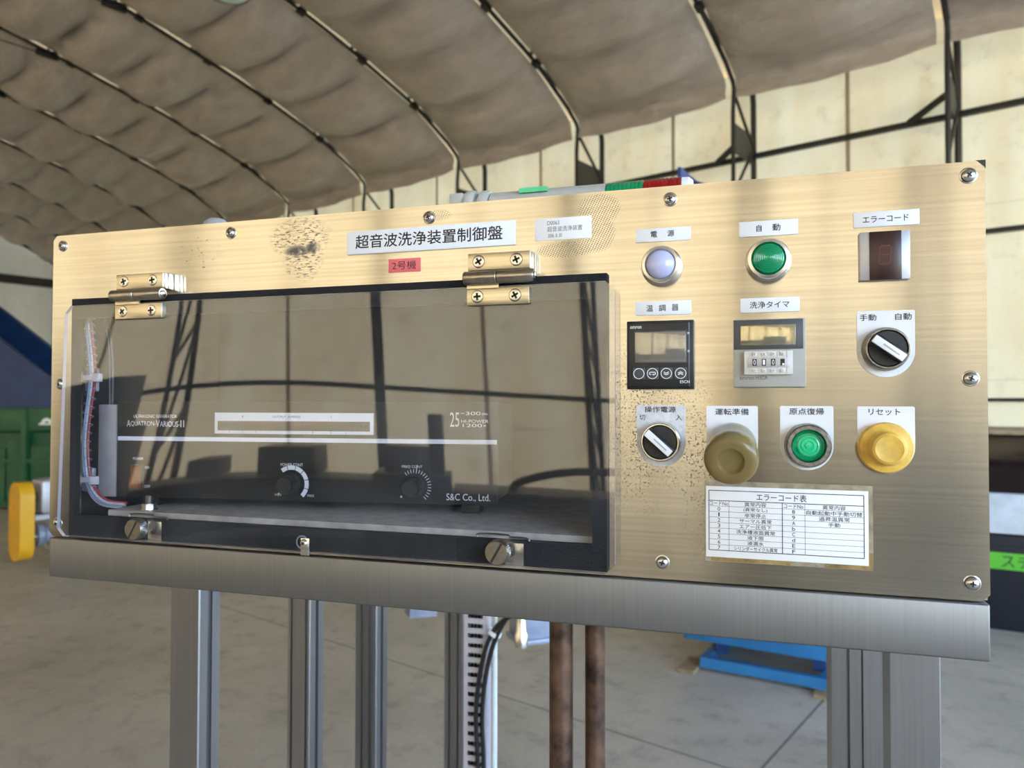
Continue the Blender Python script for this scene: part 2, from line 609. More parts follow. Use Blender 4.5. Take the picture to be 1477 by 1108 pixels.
a.set(Base_Color=c, Roughness=a.ramp(n2, .3, .7, .42, .65), Specular_IOR_Level=.35)
a.bump(n3, .15, .004)
M['floor'] = a.m
fl = MB()
fl.box(K0 * BAY - .3, K1 * BAY + .45, -TD - .1, WB + TD + .1, -.2, 0)
place(fl.build('floor', M['floor'], smooth=0), 'structure', 'grey blotchy concrete floor of the tent hall')
gr = MB()
gr.box(-90, 90, -70, 80, -.4, -.205)
place(gr.build('ground', plain('yard concrete', (.22, .22, .22), .8, 0, .1, 1.5), smooth=0), 'structure', 'pale yard outside the hall')

# walls: translucent cream sheeting with seams and water stains
def sheet_mat(name, col, seams, trans):
    a = NT(name)
    t = a.t
    t.nodes.remove(a.p)
    v = a.obj()
    st = a.noise(a.obj(3.5, 3.5, .6), 1, 5, .65)
    bl = a.noise(a.obj(.9, .9, .9), 1, 5, .6)
    dk = a.noise(a.obj(5, 5, 5), 1, 6, .7)
    c = a.mix(a.ramp(st, .35, .75, 0, .45), col, tuple(x * y for x, y in zip(col, (.86, .74, .56))))
    c = a.mix(a.ramp(bl, .5, .75, 0, .35), c, tuple(x * y for x, y in zip(col, (.80, .66, .46))))
    c = a.mix(a.ramp(dk, .55, .72, 0, .35), c, (.45, .38, .29))
    if seams:
        sep = a.n('SeparateXYZ')
        tc = a.n('TexCoord')
        a.l(tc.outputs['Object'], sep.inputs[0])
        f = a.math('FRACT', a.math('DIVIDE', a.math('ADD', sep.outputs[0], 100 * BAY + seams), BAY))
        e = a.ramp(a.math('ABSOLUTE', a.math('SUBTRACT', f, .5)), .006, .014, 1, 0)
        c = a.mix(a.math('MULTIPLY', e, .8), c, (.30, .20, .12))
        h = a.math('FRACT', a.math('DIVIDE', a.math('ADD', sep.outputs[2], .9), 1.7))
        e2 = a.ramp(a.math('ABSOLUTE', a.math('SUBTRACT', h, .5)), .003, .008, 1, 0)
        c = a.mix(a.math('MULTIPLY', e2, .25), c, (.5, .42, .3))
    df = a.n('BsdfDiffuse')
    tl = a.n('BsdfTranslucent')
    gl = a.n('BsdfGlossy')
    gl.inputs['Roughness'].default_value = .45
    mx = a.n('MixShader')
    mx.inputs[0].default_value = .5
    a.l(c, df.inputs[0])
    a.l(a.mix(trans, (0, 0, 0), c), tl.inputs[0])
    a.l(df.outputs[0], mx.inputs[1])
    a.l(tl.outputs[0], mx.inputs[2])
    m2 = a.n('MixShader')
    m2.inputs[0].default_value = .03
    a.l(mx.outputs[0], m2.inputs[1])
    a.l(gl.outputs[0], m2.inputs[2])
    a.l(m2.outputs[0], a.out.inputs[0])
    return a.m
CREAM = (.93, .85, .68)
M['sheet'] = sheet_mat('cream wall sheeting', CREAM, .001, .82)
M['sheet2'] = sheet_mat('cream wall sheeting far side', (.93, .87, .73), -.17, .80)
M['skin'] = sheet_mat('outer roof skin', (.66, .50, .27), 0, .36)
M['sheet3'] = sheet_mat('cream gable sheeting', (.85, .76, .58), 0, .12)
T0, T1 = K0 * BAY - .2, K1 * BAY + .35
def wallsheet(name, pts, th, mat, label):
    """pts: closed outline in (along, z) on the plane y = th[0]"""
    b = MB()
    b.prism(pts, th[0], th[1])
    return place(b.build(name, mat, smooth=0), 'structure', label)
wallsheet('wall_back', [(T0, 0), (-6.4, 0), (-6.4, 4.2), (-2.3, 4.2), (-2.3, 0), (T1, 0), (T1, 5.45), (T0, 5.45)], (-TD - .035, -TD - .030), M['sheet'], 'cream sheeting wall behind the panel')
wallsheet('wall_front', [(T0, 0), (T1, 0), (T1, 5.45), (T0, 5.45)], (WB + TD + .030, WB + TD + .035), M['sheet2'], 'sunlit cream sheeting wall facing the panel')
ap = arch_pts(.5, .42)
out = [(-TD - .035, 0), (-TD - .035, 5.3)] + [p for p in ap] + [(WB + TD + .035, 5.3), (WB + TD + .035, 0)]
g = MB()
for (y0, z0), (y1, z1) in zip(out[1:-1], out[2:-1]):
    if y1 - y0 > 1e-4:
        g.b.faces.new([g.b.verts.new((T1, y, z)) for y, z in ((y0, 0), (y1, 0), (y1, z1), (y0, z0))])
bmesh.ops.remove_doubles(g.b, verts=g.b.verts[:], dist=1e-5)
g.slot = 0
place(g.build('wall_left', M['sheet3'], smooth=0), 'structure', 'cream sheeting gable at the far end of the hall')
# near gable with the wide open doorway
g = MB()
DW0, DW1, DH = 1.0, 13.4, 5.0
for (y0, z0), (y1, z1) in zip(out[1:-1], out[2:-1]):
    if y1 - y0 < 1e-4:
        continue
    ym = (y0 + y1) / 2
    lo = DH if DW0 < ym < DW1 else 0
    g.b.faces.new([g.b.verts.new((T0, y, z)) for y, z in ((y0, lo), (y1, lo), (y1, z1), (y0, z0))])
bmesh.ops.remove_doubles(g.b, verts=g.b.verts[:], dist=1e-5)
place(g.build('wall_right', M['sheet3'], smooth=0), 'structure', 'cream sheeting gable around the open doorway')

# roof: outer skin and, bay by bay, the grey lining that sags between the arches
sk_ = MB()
prev = None
for y, z in [(-TD - .033, 5.3)] + arch_pts(.5, .42) + [(WB + TD + .033, 5.3)]:
    cur = [sk_.b.verts.new((T0, y, z)), sk_.b.verts.new((T1, y, z))]
    if prev:
        sk_.b.faces.new((prev[0], prev[1], cur[1], cur[0]))
    prev = cur
place(sk_.build('ceiling', M['skin'], smooth=40), 'structure', 'glowing outer roof skin seen through the gaps')

a = NT('grey roof lining')
wr = a.noise(a.obj(2.2, 5.0, 5.0), 1, 5, .6)
wr2 = a.noise(a.obj(14, 9, 9), 1, 3, .6)
c = a.mix(a.ramp(wr, .35, .7), (.40, .35, .295), (.51, .455, .40))
a.set(Base_Color=c, Roughness=a.ramp(wr2, .3, .7, .30, .40), Specular_IOR_Level=.8)
hb = a.math('ADD', wr, a.math('MULTIPLY', wr2, .25))
a.bump(hb, .7, .07)
M['lining'] = a.m
GAP = .088
def lining(k):
    b = MB()
    t0, t1 = k * BAY + GAP, (k + 1) * BAY - .026
    NU, NV = 14, 130
    rnd = random.Random(k * 13 + 5)
    ph = [rnd.random() * 6.28 for _ in range(5)]
    rows = []
    for j in range(NV + 1):
        wv = WB * j / NV
        z = prof_at(wv)
        e = .05
        dz = (prof_at(min(WB, wv + e)) - prof_at(max(0, wv - e))) / (min(WB, wv + e) - max(0, wv - e))
        nn = Vector((-dz, 1)).normalized()
        row = []
        for i in range(NU + 1):
            u = i / NU
            s = 4 * u * (1 - u)
            q = ((wv + .05 * s + .03 * math.sin(ph[0] + k)) / .78) % 1.0
            puff = abs(math.sin(PI * q)) ** .75 * .27 * s ** .85
            d = -.07 * s - puff + .025 * s * math.sin(wv * 2.1 + ph[1] + u * 3) + .012 * s * math.sin(wv * 9 + ph[2] + u * 8)
            edge = min(1, min(wv, WB - wv) / .35)
            tuck = -.05 * s * (1 - edge)
            zz = z + .035 + nn.y * d * edge + tuck
            row.append(b.b.verts.new((t0 + (t1 - t0) * u + SKEW * wv, wv + nn.x * d * edge, zz)))
        rows.append(row)
    for end, wv0, sg in ((0, 0, -1), (-1, WB, 1)):
        vr = []
        for dz_ in (.21, .14, .07):
            vr.append([b.b.verts.new((t0 + (t1 - t0) * i / NU + SKEW * wv0, wv0 + sg * (.02 + .02 * math.sin(i * 1.3 + ph[3] + dz_ * 20)), prof_at(0) + .035 - .05 * 4 * i / NU * (1 - i / NU) - dz_)) for i in range(NU + 1)])
        rows = vr + rows if end == 0 else rows + vr[::-1]
    for r0, r1 in zip(rows, rows[1:]):
        for i in range(NU):
            b.b.faces.new((r0[i], r0[i + 1], r1[i + 1], r1[i]))
    return place(b.build('ceiling', M['lining'], smooth=70), 'structure', 'grey roof lining sagging between two arches')
for k in range(K0, K1):
    lining(k)

# lattice arches: two chords, zigzag lacing and gusset plates
ORD = ['nearest the open door', '', '', '']
def arch(k):
    names = {0: 'first dark lattice arch, its leg rising past the panel top beyond the last button column',
             1: 'second dark lattice arch, its leg standing behind the round green lamp',
             2: 'third dark lattice arch, its leg behind the white sticker on the panel',
             3: 'fourth dark lattice arch, its leg behind the lying signal tower base',
             4: 'fifth dark lattice arch, its leg behind the long title plate',
             5: 'sixth dark lattice arch, its leg behind the smudged top edge',
             6: 'seventh dark lattice arch along the hall, running down to the grey cap on the panel'}
    lab = names.get(k, 'dark lattice roof arch number %d counted from the wall end by the door' % (k - K0 + 1))
    t = thing('lattice_arch', lab, 'arch', P0, BZ, 'lattice arches of the hall')
    x = k * BAY
    def at(p):
        return (x + SKEW * p[0], p[0], p[1])
    inner = [(0, 0), (0, 2.5), (0, 4.6)] + arch_pts(.45, 0)[0:] + [(WB, 4.6), (WB, 2.5), (WB, 0)]
    outer = [(-TD, 0), (-TD, 2.5), (-TD, 4.3), (-TD, 4.75), (-TD + .02, 5.0), (-TD + .16, 5.16)] + [p for p in arch_pts(.45, .40)] + [(WB + TD - .16, 5.16), (WB + TD - .02, 5.0), (WB + TD, 4.75), (WB + TD, 4.3), (WB + TD, 2.5), (WB + TD, 0)]
    b = MB()
    b.tube([at(p) for p in inner], .025, 8, 2)
    b.build('inner_chord', M['darksteel'], t)
    b = MB()
    b.tube([at(p) for p in outer], .034, 8, 2)
    b.build('outer_chord', M['darksteel'], t)
    # lacing
    li = [(0, z) for z in (.1, 1.0, 1.9, 2.8, 3.7, 4.86)] + arch_pts(.93, 0)[1:-1] + [(WB, z) for z in (4.86, 3.7, 2.8, 1.9, 1.0, .1)]
    lo = [(-TD, z) for z in (.55, 1.45, 2.35, 3.25, 4.36, 5.0)] + arch_pts(.93, .40)[1:-1] + [(WB + TD, z) for z in (5.0, 4.36, 3.25, 2.35, 1.45, .55)]
    b = MB()
    for i in range(len(li)):
        b.bar(at(li[i]), at(lo[i]), .028)
        if i + 1 < len(li):
            b.bar(at(lo[i]), at(li[i + 1]), .028)
    b.build('lacing', M['darksteel'], t, smooth=0)
    for q in (0, WB):
        s = 1 if q == 0 else -1
        b = MB()
        y0 = q - s * .02
        y1 = q - s * (TD - .03)
        b.box(x + SKEW * q - .008, x + SKEW * q + .008, min(y0, y1), max(y0, y1), 4.17, 4.50)
        b.build('gusset_plate', M['darksteel'], t, smooth=0)
    # clamps along the roof chord
    pts = arch_pts(.1, -.005)
    for i in range(8, len(pts) // 2 + 4, 9):
        p, q = pts[i], pts[i + 1]
        b = MB()
        b.bar(at(p), at(q), .075, .06)
        b.build('clamp', M['darksteel'], t, smooth=0)
    return t
for k in range(K0, K1 + 1):
    arch(k)

# tie rods across the hall with turnbuckles at the arches
for k, lab in ((4, 'thin tie rod from the fifth lattice arch, below the hall lamp'), (5, 'thin tie rod hung from the sixth lattice arch under the lining'), (6, 'thin tie rod farthest down the hall under the lining')):
    t = thing('tie_rod', lab, 'tie rod', P0, BZ, 'tie rods under the roof')
    x = k * BAY
    z = 6.2
    b = MB()
    b.cyl((x + SKEW * 3.72, 3.72, z), (x + SKEW * 10.68, 10.68, z), .009, 8)
    b.build('rod', M['darksteel'], t)
    for y in (3.85, 10.55):
        b = MB()
        b.box(x + SKEW * y - .035, x + SKEW * y + .035, y - .14, y + .14, z - .035, z + .04, .01)
        b.build('turnbuckle', M['darksteel'], t)

# wall rails and braces
def rail(name, x0, x1, y, z, th, label):
    b = MB()
    b.box(x0, x1, y - .03, y + .03, z - th / 2, z + th / 2)
    return place(b.build(name, M['darksteel'], smooth=0), 'structure', label)
rail('trim_1', T0, T1, -TD + .01, 4.27, .055, 'dark upper rail along the wall behind the panel')
rail('trim_2', -2.25, T1, -TD + .01, 3.08, .045, 'dark middle rail along the wall behind the panel')
rail('trim_3', -2.25, T1, -TD + .01, 1.46, .035, 'dark lower rail along the wall behind the panel')
rail('trim_4', T0, T1, WB + TD - .01, 1.64, .055, 'dark rail along the wall facing the panel')
rail('trim_5', T0, T1, WB + TD - .01, 4.27, .055, 'dark upper rail along the wall facing the panel')
b = MB()
for k in (0, 1, 2):
    x = k * BAY
    b.bar((x + .03, -.35, 4.42), (x + .42, -TD + .03, 4.28), .05, .05)
place(b.build('trim_6', M['darksteel'], smooth=0), 'structure', 'short dark knee braces from arch legs to the upper rail')
b = MB()
b.box(T1 - .12, T1 - .02, -TD, WB + TD, 4.42, 4.64)
b.box(T1 - .14, T1 - .02, -.25, -.05, 0, 5.2)
place(b.build('trim_7', M['darksteel'], smooth=0), 'structure', 'dark beam and post on the far gable')

# hall lamp under the roof
t = thing('hall_lamp', 'round glass faced hall lamp hanging under the grey lining at the top edge', 'lamp', (-3.96, 5.28, 5.29))
b = MB()
b.lathe([(.195, 0), (.20, .02), (.185, .03), (.10, .17), (.09, .19)], (0, 0, 0), (0, 0, 1), 40)
b.build('reflector', M['bezel'], t)
b = MB()
b.lathe([(0, -.03), (.10, -.022), (.17, -.004), (.186, .012), (0, .012)], (0, 0, 0), (0, 0, 1), 40)
b.build('lens', M['lampglass'], t)
b = MB()
b.lathe([(0, .19), (.075, .19), (.075, .42), (.03, .45), (0, .45)], (0, 0, 0), (0, 0, 1), 24)
b.build('ballast_housing', M['ltgrey'], t)
b = MB()
b.cyl((0, 0, .45), (0, 0, 1.05), .012, 8)
b.build('hanger_rod', M['darksteel'], t)

# ------------------------------------------------------------------ the control panel (local origin: lower edge corner of the face, metres)
CP = thing('control_panel', 'long brushed steel control panel with buttons, labels and a clear hinged cover', 'control panel', (0, 0, ZB))
def mm(*pts):
    return [(x / 1000, z / 1000) for x, z in pts]
def crossmark(b, cx, y, cz, r, rot=0.0, wd=.28):
    """dark cross recess of a screw"""
    for q in (0, PI / 2):
        a_ = rot + q
        d = Vector((math.cos(a_), math.sin(a_))) * r
        n = Vector((-math.sin(a_), math.cos(a_))) * r * wd
        b.poly([(cx + p.x, y, cz + p.y) for p in (d + n, -d + n, -d - n, d - n)])

W_, H_ = 789.5, 289.0
b = MB()
hx0, hx1, hz0, hz1 = 36.5, 529.5, 22.5, 207.5
c_ = 4.5
b.prism(mm((0, c_), (c_, 0), (hx0, 0), (hx0, H_), (c_, H_), (0, H_ - c_)), 0, .002)
b.prism(mm((hx1, 0), (W_ - c_, 0), (W_, c_), (W_, H_ - c_), (W_ - c_, H_), (hx1, H_)), 0, .002)
b.prism(mm((hx0, 0), (hx1, 0), (hx1, hz0), (hx0, hz0)), 0, .002)
b.prism(mm((hx0, hz1), (hx1, hz1), (hx1, H_), (hx0, H_)), 0, .002)
bmesh.ops.remove_doubles(b.b, verts=b.b.verts[:], dist=1e-6)
seen = {}
for f in list(b.b.faces):
    key = tuple(sorted(v.index for v in f.verts))
b.b.verts.index_update()
for f in list(b.b.faces):
    key = tuple(sorted(v.index for v in f.verts))
    if key in seen:
        bmesh.ops.delete(b.b, geom=[f, seen[key]], context='FACES_ONLY')
    else:
        seen[key] = f
face = b.build('face_plate', M['panel'], CP, smooth=0)

b = MB()
DP = .24
b.box(.001, .7885, .0022, DP, .2865, .2885)
b.box(.001, .7885, .0022, DP, .0005, .0025)
b.box(.001, .003, .0022, DP, .0025, .2865)
b.box(.7865, .7885, .0022, DP, .0025, .2865)
b.box(.001, .7885, DP, DP + .002, .0005, .2885)
bmesh.ops.remove_doubles(b.b, verts=b.b.verts[:], dist=1e-6)
b.build('housing', M['housing'], CP, smooth=0)
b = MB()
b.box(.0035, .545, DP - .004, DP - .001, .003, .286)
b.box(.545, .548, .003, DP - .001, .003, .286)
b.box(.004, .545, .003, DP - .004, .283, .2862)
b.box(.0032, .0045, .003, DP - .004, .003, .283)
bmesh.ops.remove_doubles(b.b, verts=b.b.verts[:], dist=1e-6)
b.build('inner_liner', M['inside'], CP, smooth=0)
b = MB()
b.box(.066, .540, .004, DP - .006, .0190, .0275, .001)
b.build('inner_shelf', M['shelf'], CP)
b = MB()
b.box(.004, .7885, -.0035, .06, -.038, -.0008, .0016, 3)
ap_ = b.build('apron', M['apron'], CP)
tag(ap_, 'plain grey steel apron strip below the face')
b = MB()
b.prism(mm((784.5, 289.6), (790.1, 289.6), (790.1, 284.0), (789.2, 284.0), (784.5, 288.7)), .0004, .006)
b.build('corner_trim', M['black'], CP, smooth=0)

# panel screws
b = MB()
b.lathe([(5.3, 0), (5.3, .5), (4.7, .7)], (0, 0, 0), seg=28)
b.lathe([(4.2, .5), (4.1, 1.3), (3.4, 2.2), (2.2, 2.8), (0, 3.0)], (0, 0, 0), seg=28)
for v in b.b.verts:
    v.co *= .001
b.slot = 1
crossmark(b, 0, -.00306, 0, .0019, .4)
SCREW = b.build('screw', [M['screw'], M['recess']], CP, flip=False)
SCREW.location = (.0117, 0, .2787)
for x, z, rr in ((203.3, 279, .3), (11.7, 145.8, .9), (394, 279.2, .1), (586.2, 279, .2), (779.8, 279.7, 1.1), (779.6, 145.4, .8), (779, 11.4, .5), (579.8, 12.2, .7), (10.6, 12.6, .2)):
    s_ = dup(SCREW, CP, (x / 1000, 0, z / 1000))
    s_.rotation_euler = (0, rr, 0)

# foam gasket around the opening
b = MB()
gx0, gx1, gz0, gz1 = 30.3, 540, 3.5, 226
b.prism(mm((gx0, gz0), (hx0 + .6, gz0), (hx0 + .6, gz1), (gx0, gz1)), -.0058, -.0002)
b.prism(mm((hx1 - .6, gz0), (gx1, gz0), (gx1, gz1), (hx1 - .6, gz1)), -.0058, -.0002)
b.prism(mm((hx0 + .6, gz0), (hx1 - .6, gz0), (hx1 - .6, hz0), (hx0 + .6, hz0)), -.0058, -.0002)
b.prism(mm((hx0 + .6, hz1), (hx1 - .6, hz1), (hx1 - .6, gz1), (hx0 + .6, gz1)), -.0058, -.0002)
bmesh.ops.remove_doubles(b.b, verts=b.b.verts[:], dist=1e-6)
tag(b.build('gasket', M['gasket'], CP, smooth=0), 'black foam gasket framing the opening')

# clear hinged cover: a slightly warped acrylic sheet with clipped corners
cx0, cx1, cz0, cz1, cc = 27.0, 547.3, 4.2, 219.0, 7.0
def warp(x, z):
    # the sheet is very slightly twisted, as thin plastic is
    u = (x - 270) / 1000
    zz = (z - 150) / 1000
    return zz * (.5 * u * u + .01 * u if u < .04 else .0012 + .05 * (u - .04)) - (.05 * (u - .1) ** 2 if u > .1 else 0)
def cover():
    b = MB()
    xs = [cx0, cx0 + cc] + [cx0 + cc + (cx1 - cx0 - 2 * cc) * i / 40 for i in range(1, 40)] + [cx1 - cc, cx1]
    zs = [cz0, cz0 + cc] + [cz0 + cc + (cz1 - cz0 - 2 * cc) * i / 20 for i in range(1, 20)] + [cz1 - cc, cz1]
    grids = []
    nx, nz = len(xs), len(zs)
    corner = {(0, 0), (nx - 1, 0), (0, nz - 1), (nx - 1, nz - 1)}
    for y in (-.0120, -.0085):
        gsv = {}
        for i, x in enumerate(xs):
            for j, z in enumerate(zs):
                if (i, j) not in corner:
                    gsv[i, j] = b.b.verts.new((x / 1000, y + warp(x, z), z / 1000))
        grids.append(gsv)
        for i in range(nx - 1):
            for j in range(nz - 1):
                q = [gsv[p] for p in ((i, j), (i + 1, j), (i + 1, j + 1), (i, j + 1)) if p in gsv]
                if len(q) >= 3:
                    b.b.faces.new(q if y < -.01 else q[::-1])
    rim = [(i, 0) for i in range(1, nx - 1)] + [(nx - 1, j) for j in range(1, nz - 1)] + [(i, nz - 1) for i in range(nx - 2, 0, -1)] + [(0, j) for j in range(nz - 2, 0, -1)]
    b.slot = 1
    fs = []
    for p, q in zip(rim, rim[1:] + rim[:1]):
        fs.append(b.b.faces.new((grids[0][p], grids[1][p], grids[1][q], grids[0][q])))
    b._mark(fs)
    return b.build('cover', [M['acrylic'], M['acryledge']], CP, smooth=30)
COVER = cover()
tag(COVER, 'clear hinged acrylic cover')

# knurled slotted thumb screws and the catch on the cover
b = MB()
b.lathe([(0, 0), (.0050, 0), (.0050, .003), (.0086, .003), (.0094, .0038), (.0094, .0105), (.0086, .0118), (0, .0118)], (0, 0, 0), seg=72, knurl=(.0036, .0108, .0004))
b.slot = 1
b.poly([(x, -.01185, z) for x, z in [(p.x, p.y) for p in (Vector((.0083 * math.cos(1.05), .0083 * math.sin(1.05))) + Vector((-.0008, .0005)), Vector((-.0083 * math.cos(1.05), -.0083 * math.sin(1.05))) + Vector((-.0008, .0005)), Vector((-.0083 * math.cos(1.05), -.0083 * math.sin(1.05))) - Vector((-.0008, .0005)), Vector((.0083 * math.cos(1.05), .0083 * math.sin(1.05))) - Vector((-.0008, .0005)))]])
TS = b.build('thumb_screw', [M['hingedark'], M['recess']], COVER)
TS.location = (.1205, -.0105, .0158)
t2 = dup(TS, COVER, (.4590, -.0105, .0158))
for cx in (.1205, .4590):
    b = MB()
    b.box(cx + .002, cx + .0170, -.0066, -.0058, .0038, .021, .0003)
    b.build('catch_plate', M['chrome'], CP)
    b = MB()
    b.tube([(cx - .022, -.003, .0235), (cx - .020, -.003, .0262), (cx + .003, -.003, .0262), (cx + .005, -.003, .0246), (cx + .018, -.003, .0246), (cx + .021, -.003, .0215)], .0007, 6, 3)
    b.build('catch_wire', M['hingedark'], CP)
b = MB()
b.box(.2845, .2925, -.0125, -.0112, .0015, .0158, .0004)
b.lathe([(.0034, .0125), (.0032, .0135), (.0022, .0146), (0, .0149)], (.2878, 0, .0118), seg=24)
b.slot = 1
crossmark(b, .2878, -.01495, .0118, .0016, .5)
b.build('catch_tab', [M['bezel'], M['recess']], CP, flip=False)
b = MB()
b.lathe([(.0058, .0106), (.0058, .0109), (.0046, .0109), (.0046, .0106)], (.2848, 0, .0120), seg=32)
b.build('slot_rim', M['acryledge'], COVER)

# hinges
def hinge(x0, x1, first):
    b = MB()
    zu0, zu1 = 231.0, 244.5
    b.box(x0 / 1000, x1 / 1000, -.0150, -.0118, zu0 / 1000, zu1 / 1000, .0006)
    h = b.build('hinge', M['hinge'], CP)
    b = MB()
    b.box(x0 / 1000 + .0005, x1 / 1000 - .0003, -.0116, -.0072, .2308, .2447, .0003)
    b.box(x0 / 1000 + .0005, x1 / 1000 - .0001, -.0070, -.0002, .2306, .2449, .0003)
    b.build('spacer', M['chrome'], h)
    b = MB()
    b.box(x0 / 1000 - .0008, x1 / 1000 - .001, -.0150, -.0108, .2040, .2175, .0006)
    b.box(x0 / 1000 - .0008, (x0 + x1) / 2000, -.0150, -.0125, .2160, .2210, .0004)
    b.build('cover_leaf', M['hinge'], h)
    b = MB()
    r = .0052
    zc, yc = .2250, -.0170
    b.lathe([(0, 0), (r - .0004, 0), (r, .0006), (r, .0262), (r - .0004, .0266), (0, .0266)], (x0 / 1000 - .0020, yc, zc), (1, 0, 0), 28)
    b.lathe([(0, 0), (r - .0004, 0), (r, .0006), (r, .0284), (r - .0004, .029), (0, .029)], (x0 / 1000 + .0252, yc, zc), (1, 0, 0), 28)
    b.build('barrel', M['hingedark'], h)
    b = MB()
    b.lathe([(0, 0), (.0030, 0), (.0030, .0009), (.0022, .0014), (0, .0014)], (x0 / 1000 + .0542, yc, zc), (1, 0, 0), 20)
    b.build('hinge_pin', M['chrome'], h)
    for (x, z) in ((x0 + 9, 238), (x1 - 11, 238), (x0 + 8, 210.8), (x1 - 12, 210.8)):
        b = MB()
        y = -.0150
        b.lathe([(.0047, .00005), (.0045, .0005), (.0036, .0007), (0, .0008)], (x / 1000, y, z / 1000), seg=24)
        b.slot = 1
        crossmark(b, x / 1000, y - .0009, z / 1000, .0029, random.random())
        b.lathe([(.0050, .00002), (.0050, .00012), (.0046, .00012)], (x / 1000, y, z / 1000), seg=24)
        b.build('hinge_screw', [M['chrome'], M['recess']], h, flip=False)
    return h
hinge(91.3, 143.2, True)
hinge(433.0, 483.4, False)

# ---------------- label plates
def plate(name, x0, x1, z0, z1, th, mat, rot=0.0, bev=.0003):
    b = MB()
    b.box(x0 / 1000, x1 / 1000, -th, -.00005, z0 / 1000, z1 / 1000, bev)
    return b.build(name, mat, CP)
def words(par, items, mat, y, name='lettering', bold=0.0):
    tx = TX()
    for it in items:
        tx.put(it[0], it[1], it[2], it[3], it[4], y, bold, it[5] if len(it) > 5 else None)
    return tx.build(name, mat, par)
p = plate('title_plate', 319.8, 467.5, 252.5, 271.9, .0015, M['white'])
tag(p, 'long white title plate')
words(p, [('超音波洗浄装置制御盤', 328.0, 457.0, 257.2, 268.4)], M['ink'], -.00162, bold=.14)
p = plate('number_sticker', 357.8, 386.5, 235.7, 247.0, .0005, M['red'], bev=.0002)
tag(p, 'small red sticker')
words(p, [('2号機', 361.2, 382.8, 237.9, 245.0)], M['ink'], -.0006)
p = plate('paper_sticker', 483.0, 527.7, 254.4, 271.4, .0003, M['paper'], bev=.0001)
tag(p, 'white paper sticker with faded print')
words(p, [('D0063', 493, 502.5, 266.2, 269.2), ('超音波洗浄装置', 493, 520.5, 260.9, 264.9), ('2006. 8. 30', 493.5, 504.5, 256.4, 259.2)], M['greyink'], -.00038)
for (x0, x1, z0, z1, items, lb) in (
    (561.0, 601.0, 248.2, 258.1, [('電', 572.2, 576.8, 251.4, 255.9), ('源', 584.3, 589.2, 251.4, 255.9)], 'white label above the milky lamp'),
    (634.8, 674.3, 247.6, 258.5, [('自', 646.6, 650.0, 250.9, 255.6), ('動', 657.4, 662.6, 250.8, 255.7)], 'white label above the round green lamp'),
    (709.9, 750.6, 249.3, 259.8, [('エラーコード', 715.7, 743.9, 252.2, 256.6)], 'white label above the red window'),
    (560.8, 601.2, 193.7, 204.0, [('温', 568.8, 573.6, 196.5, 201.3), ('調', 578.0, 582.8, 196.5, 201.3), ('器', 587.3, 592.1, 196.5, 201.3)], 'white label above the black temperature controller'),
    (635.3, 675.0, 193.3, 203.6, [('洗浄タイマ', 641.8, 668.2, 196.2, 201.0)], 'white label above the timer')):
    p = plate('label_plate', x0, x1, z0, z1, .0010, M['white'])
    tag(p, lb)
    words(p, items, M['ink'], -.00112, bold=.06)
def legend(x0, x1, ztop, cz, items, mat, lb):
    r = (x1 - x0) / 2
    xc = (x0 + x1) / 2
    pts = [(x0 + .9, ztop), (x0 + .25, ztop - .25), (x0, ztop - .9)]
    for i in range(25):
        t = PI + PI * i / 24
        pts.append((xc + r * math.cos(t), cz + r * math.sin(t)))
    pts += [(x1, ztop - .9), (x1 - .25, ztop - .25), (x1 - .9, ztop)]
    b = MB()
    b.prism(mm(*pts), -.0012, -.00005)
    p = b.build('legend_plate', mat, CP, smooth=0)
    tag(p, lb)
    words(p, items, M['ink'], -.00132, bold=.06)
legend(711.5, 747.0, 191.7, 164.4, [('手動', 713.2, 723.5, 185.2, 189.6), ('自動', 735.1, 745.0, 185.2, 189.7)], M['white'], 'white legend plate of the upper selector')
legend(561.6, 596.7, 127.1, 99.8, [('操作電源', 567.4, 589.9, 122.0, 126.2), ('切', 563.6, 567.7, 116.2, 120.2), ('入', 589.8, 594.3, 116.2, 120.2)], M['dirtywhite'], 'soiled legend plate of the lower selector')
legend(611.6, 646.8, 126.8, 99.8, [('運転準備', 617.6, 640.6, 120.4, 125.0)], M['white'], 'white legend plate behind the rubber boot')
legend(661.6, 696.2, 126.9, 99.8, [('原点復帰', 667.7, 690.0, 120.9, 125.5)], M['white'], 'white legend plate of the green push button')
legend(711.2, 746.4, 126.8, 99.8, [('リセット', 718.2, 737.6, 120.9, 125.3)], M['white'], 'white legend plate of the yellow button')

# ---------------- pilot lamps
def lamp(x, z, lens, lb, dia=13.4):
    b = MB()
    k = dia / 13.4
    b.lathe([(14.6, 0), (14.6, 3), (13.9, 4.2), (13.6, 10.5), (12.9, 12), (10.9, 12.4), (10.5, 11.6), (10.4, 6), (0, 6)], (0, 0, 0), seg=72, knurl=(3.5, 9.0, .25))
    for v in b.b.verts:
        v.co *= .001 * k
    l = b.build('pilot_lamp', M['bezel'], CP, loc=(x / 1000, 0, z / 1000))
    tag(l, lb)
    b = MB()
    prof = [(10.3, 9), (10.2, 11.8), (9.6, 13.2), (8.0, 15.0), (5.5, 16.4), (2.5, 17.1), (0, 17.3)]
    if lens == 'lensgreen':
        prof = [(10.3, 9), (10.2, 11.8), (9.6, 13.0)]
        for i in range(8):
            r = 9.0 - i * 1.1
            h = 13.3 + 3.6 * (1 - (r / 9.6) ** 2)
            prof += [(r + .25, h - .12), (r, h), (r - .35, h + .16), (r - .7, h + .05)]
        prof += [(0, 17.0)]
    b.lathe(prof, (0, 0, 0), seg=48)
    for v in b.b.verts:
        v.co *= .001 * k
    b.build('lens', M[lens], l, smooth=25 if lens == 'lensgreen' else 60)
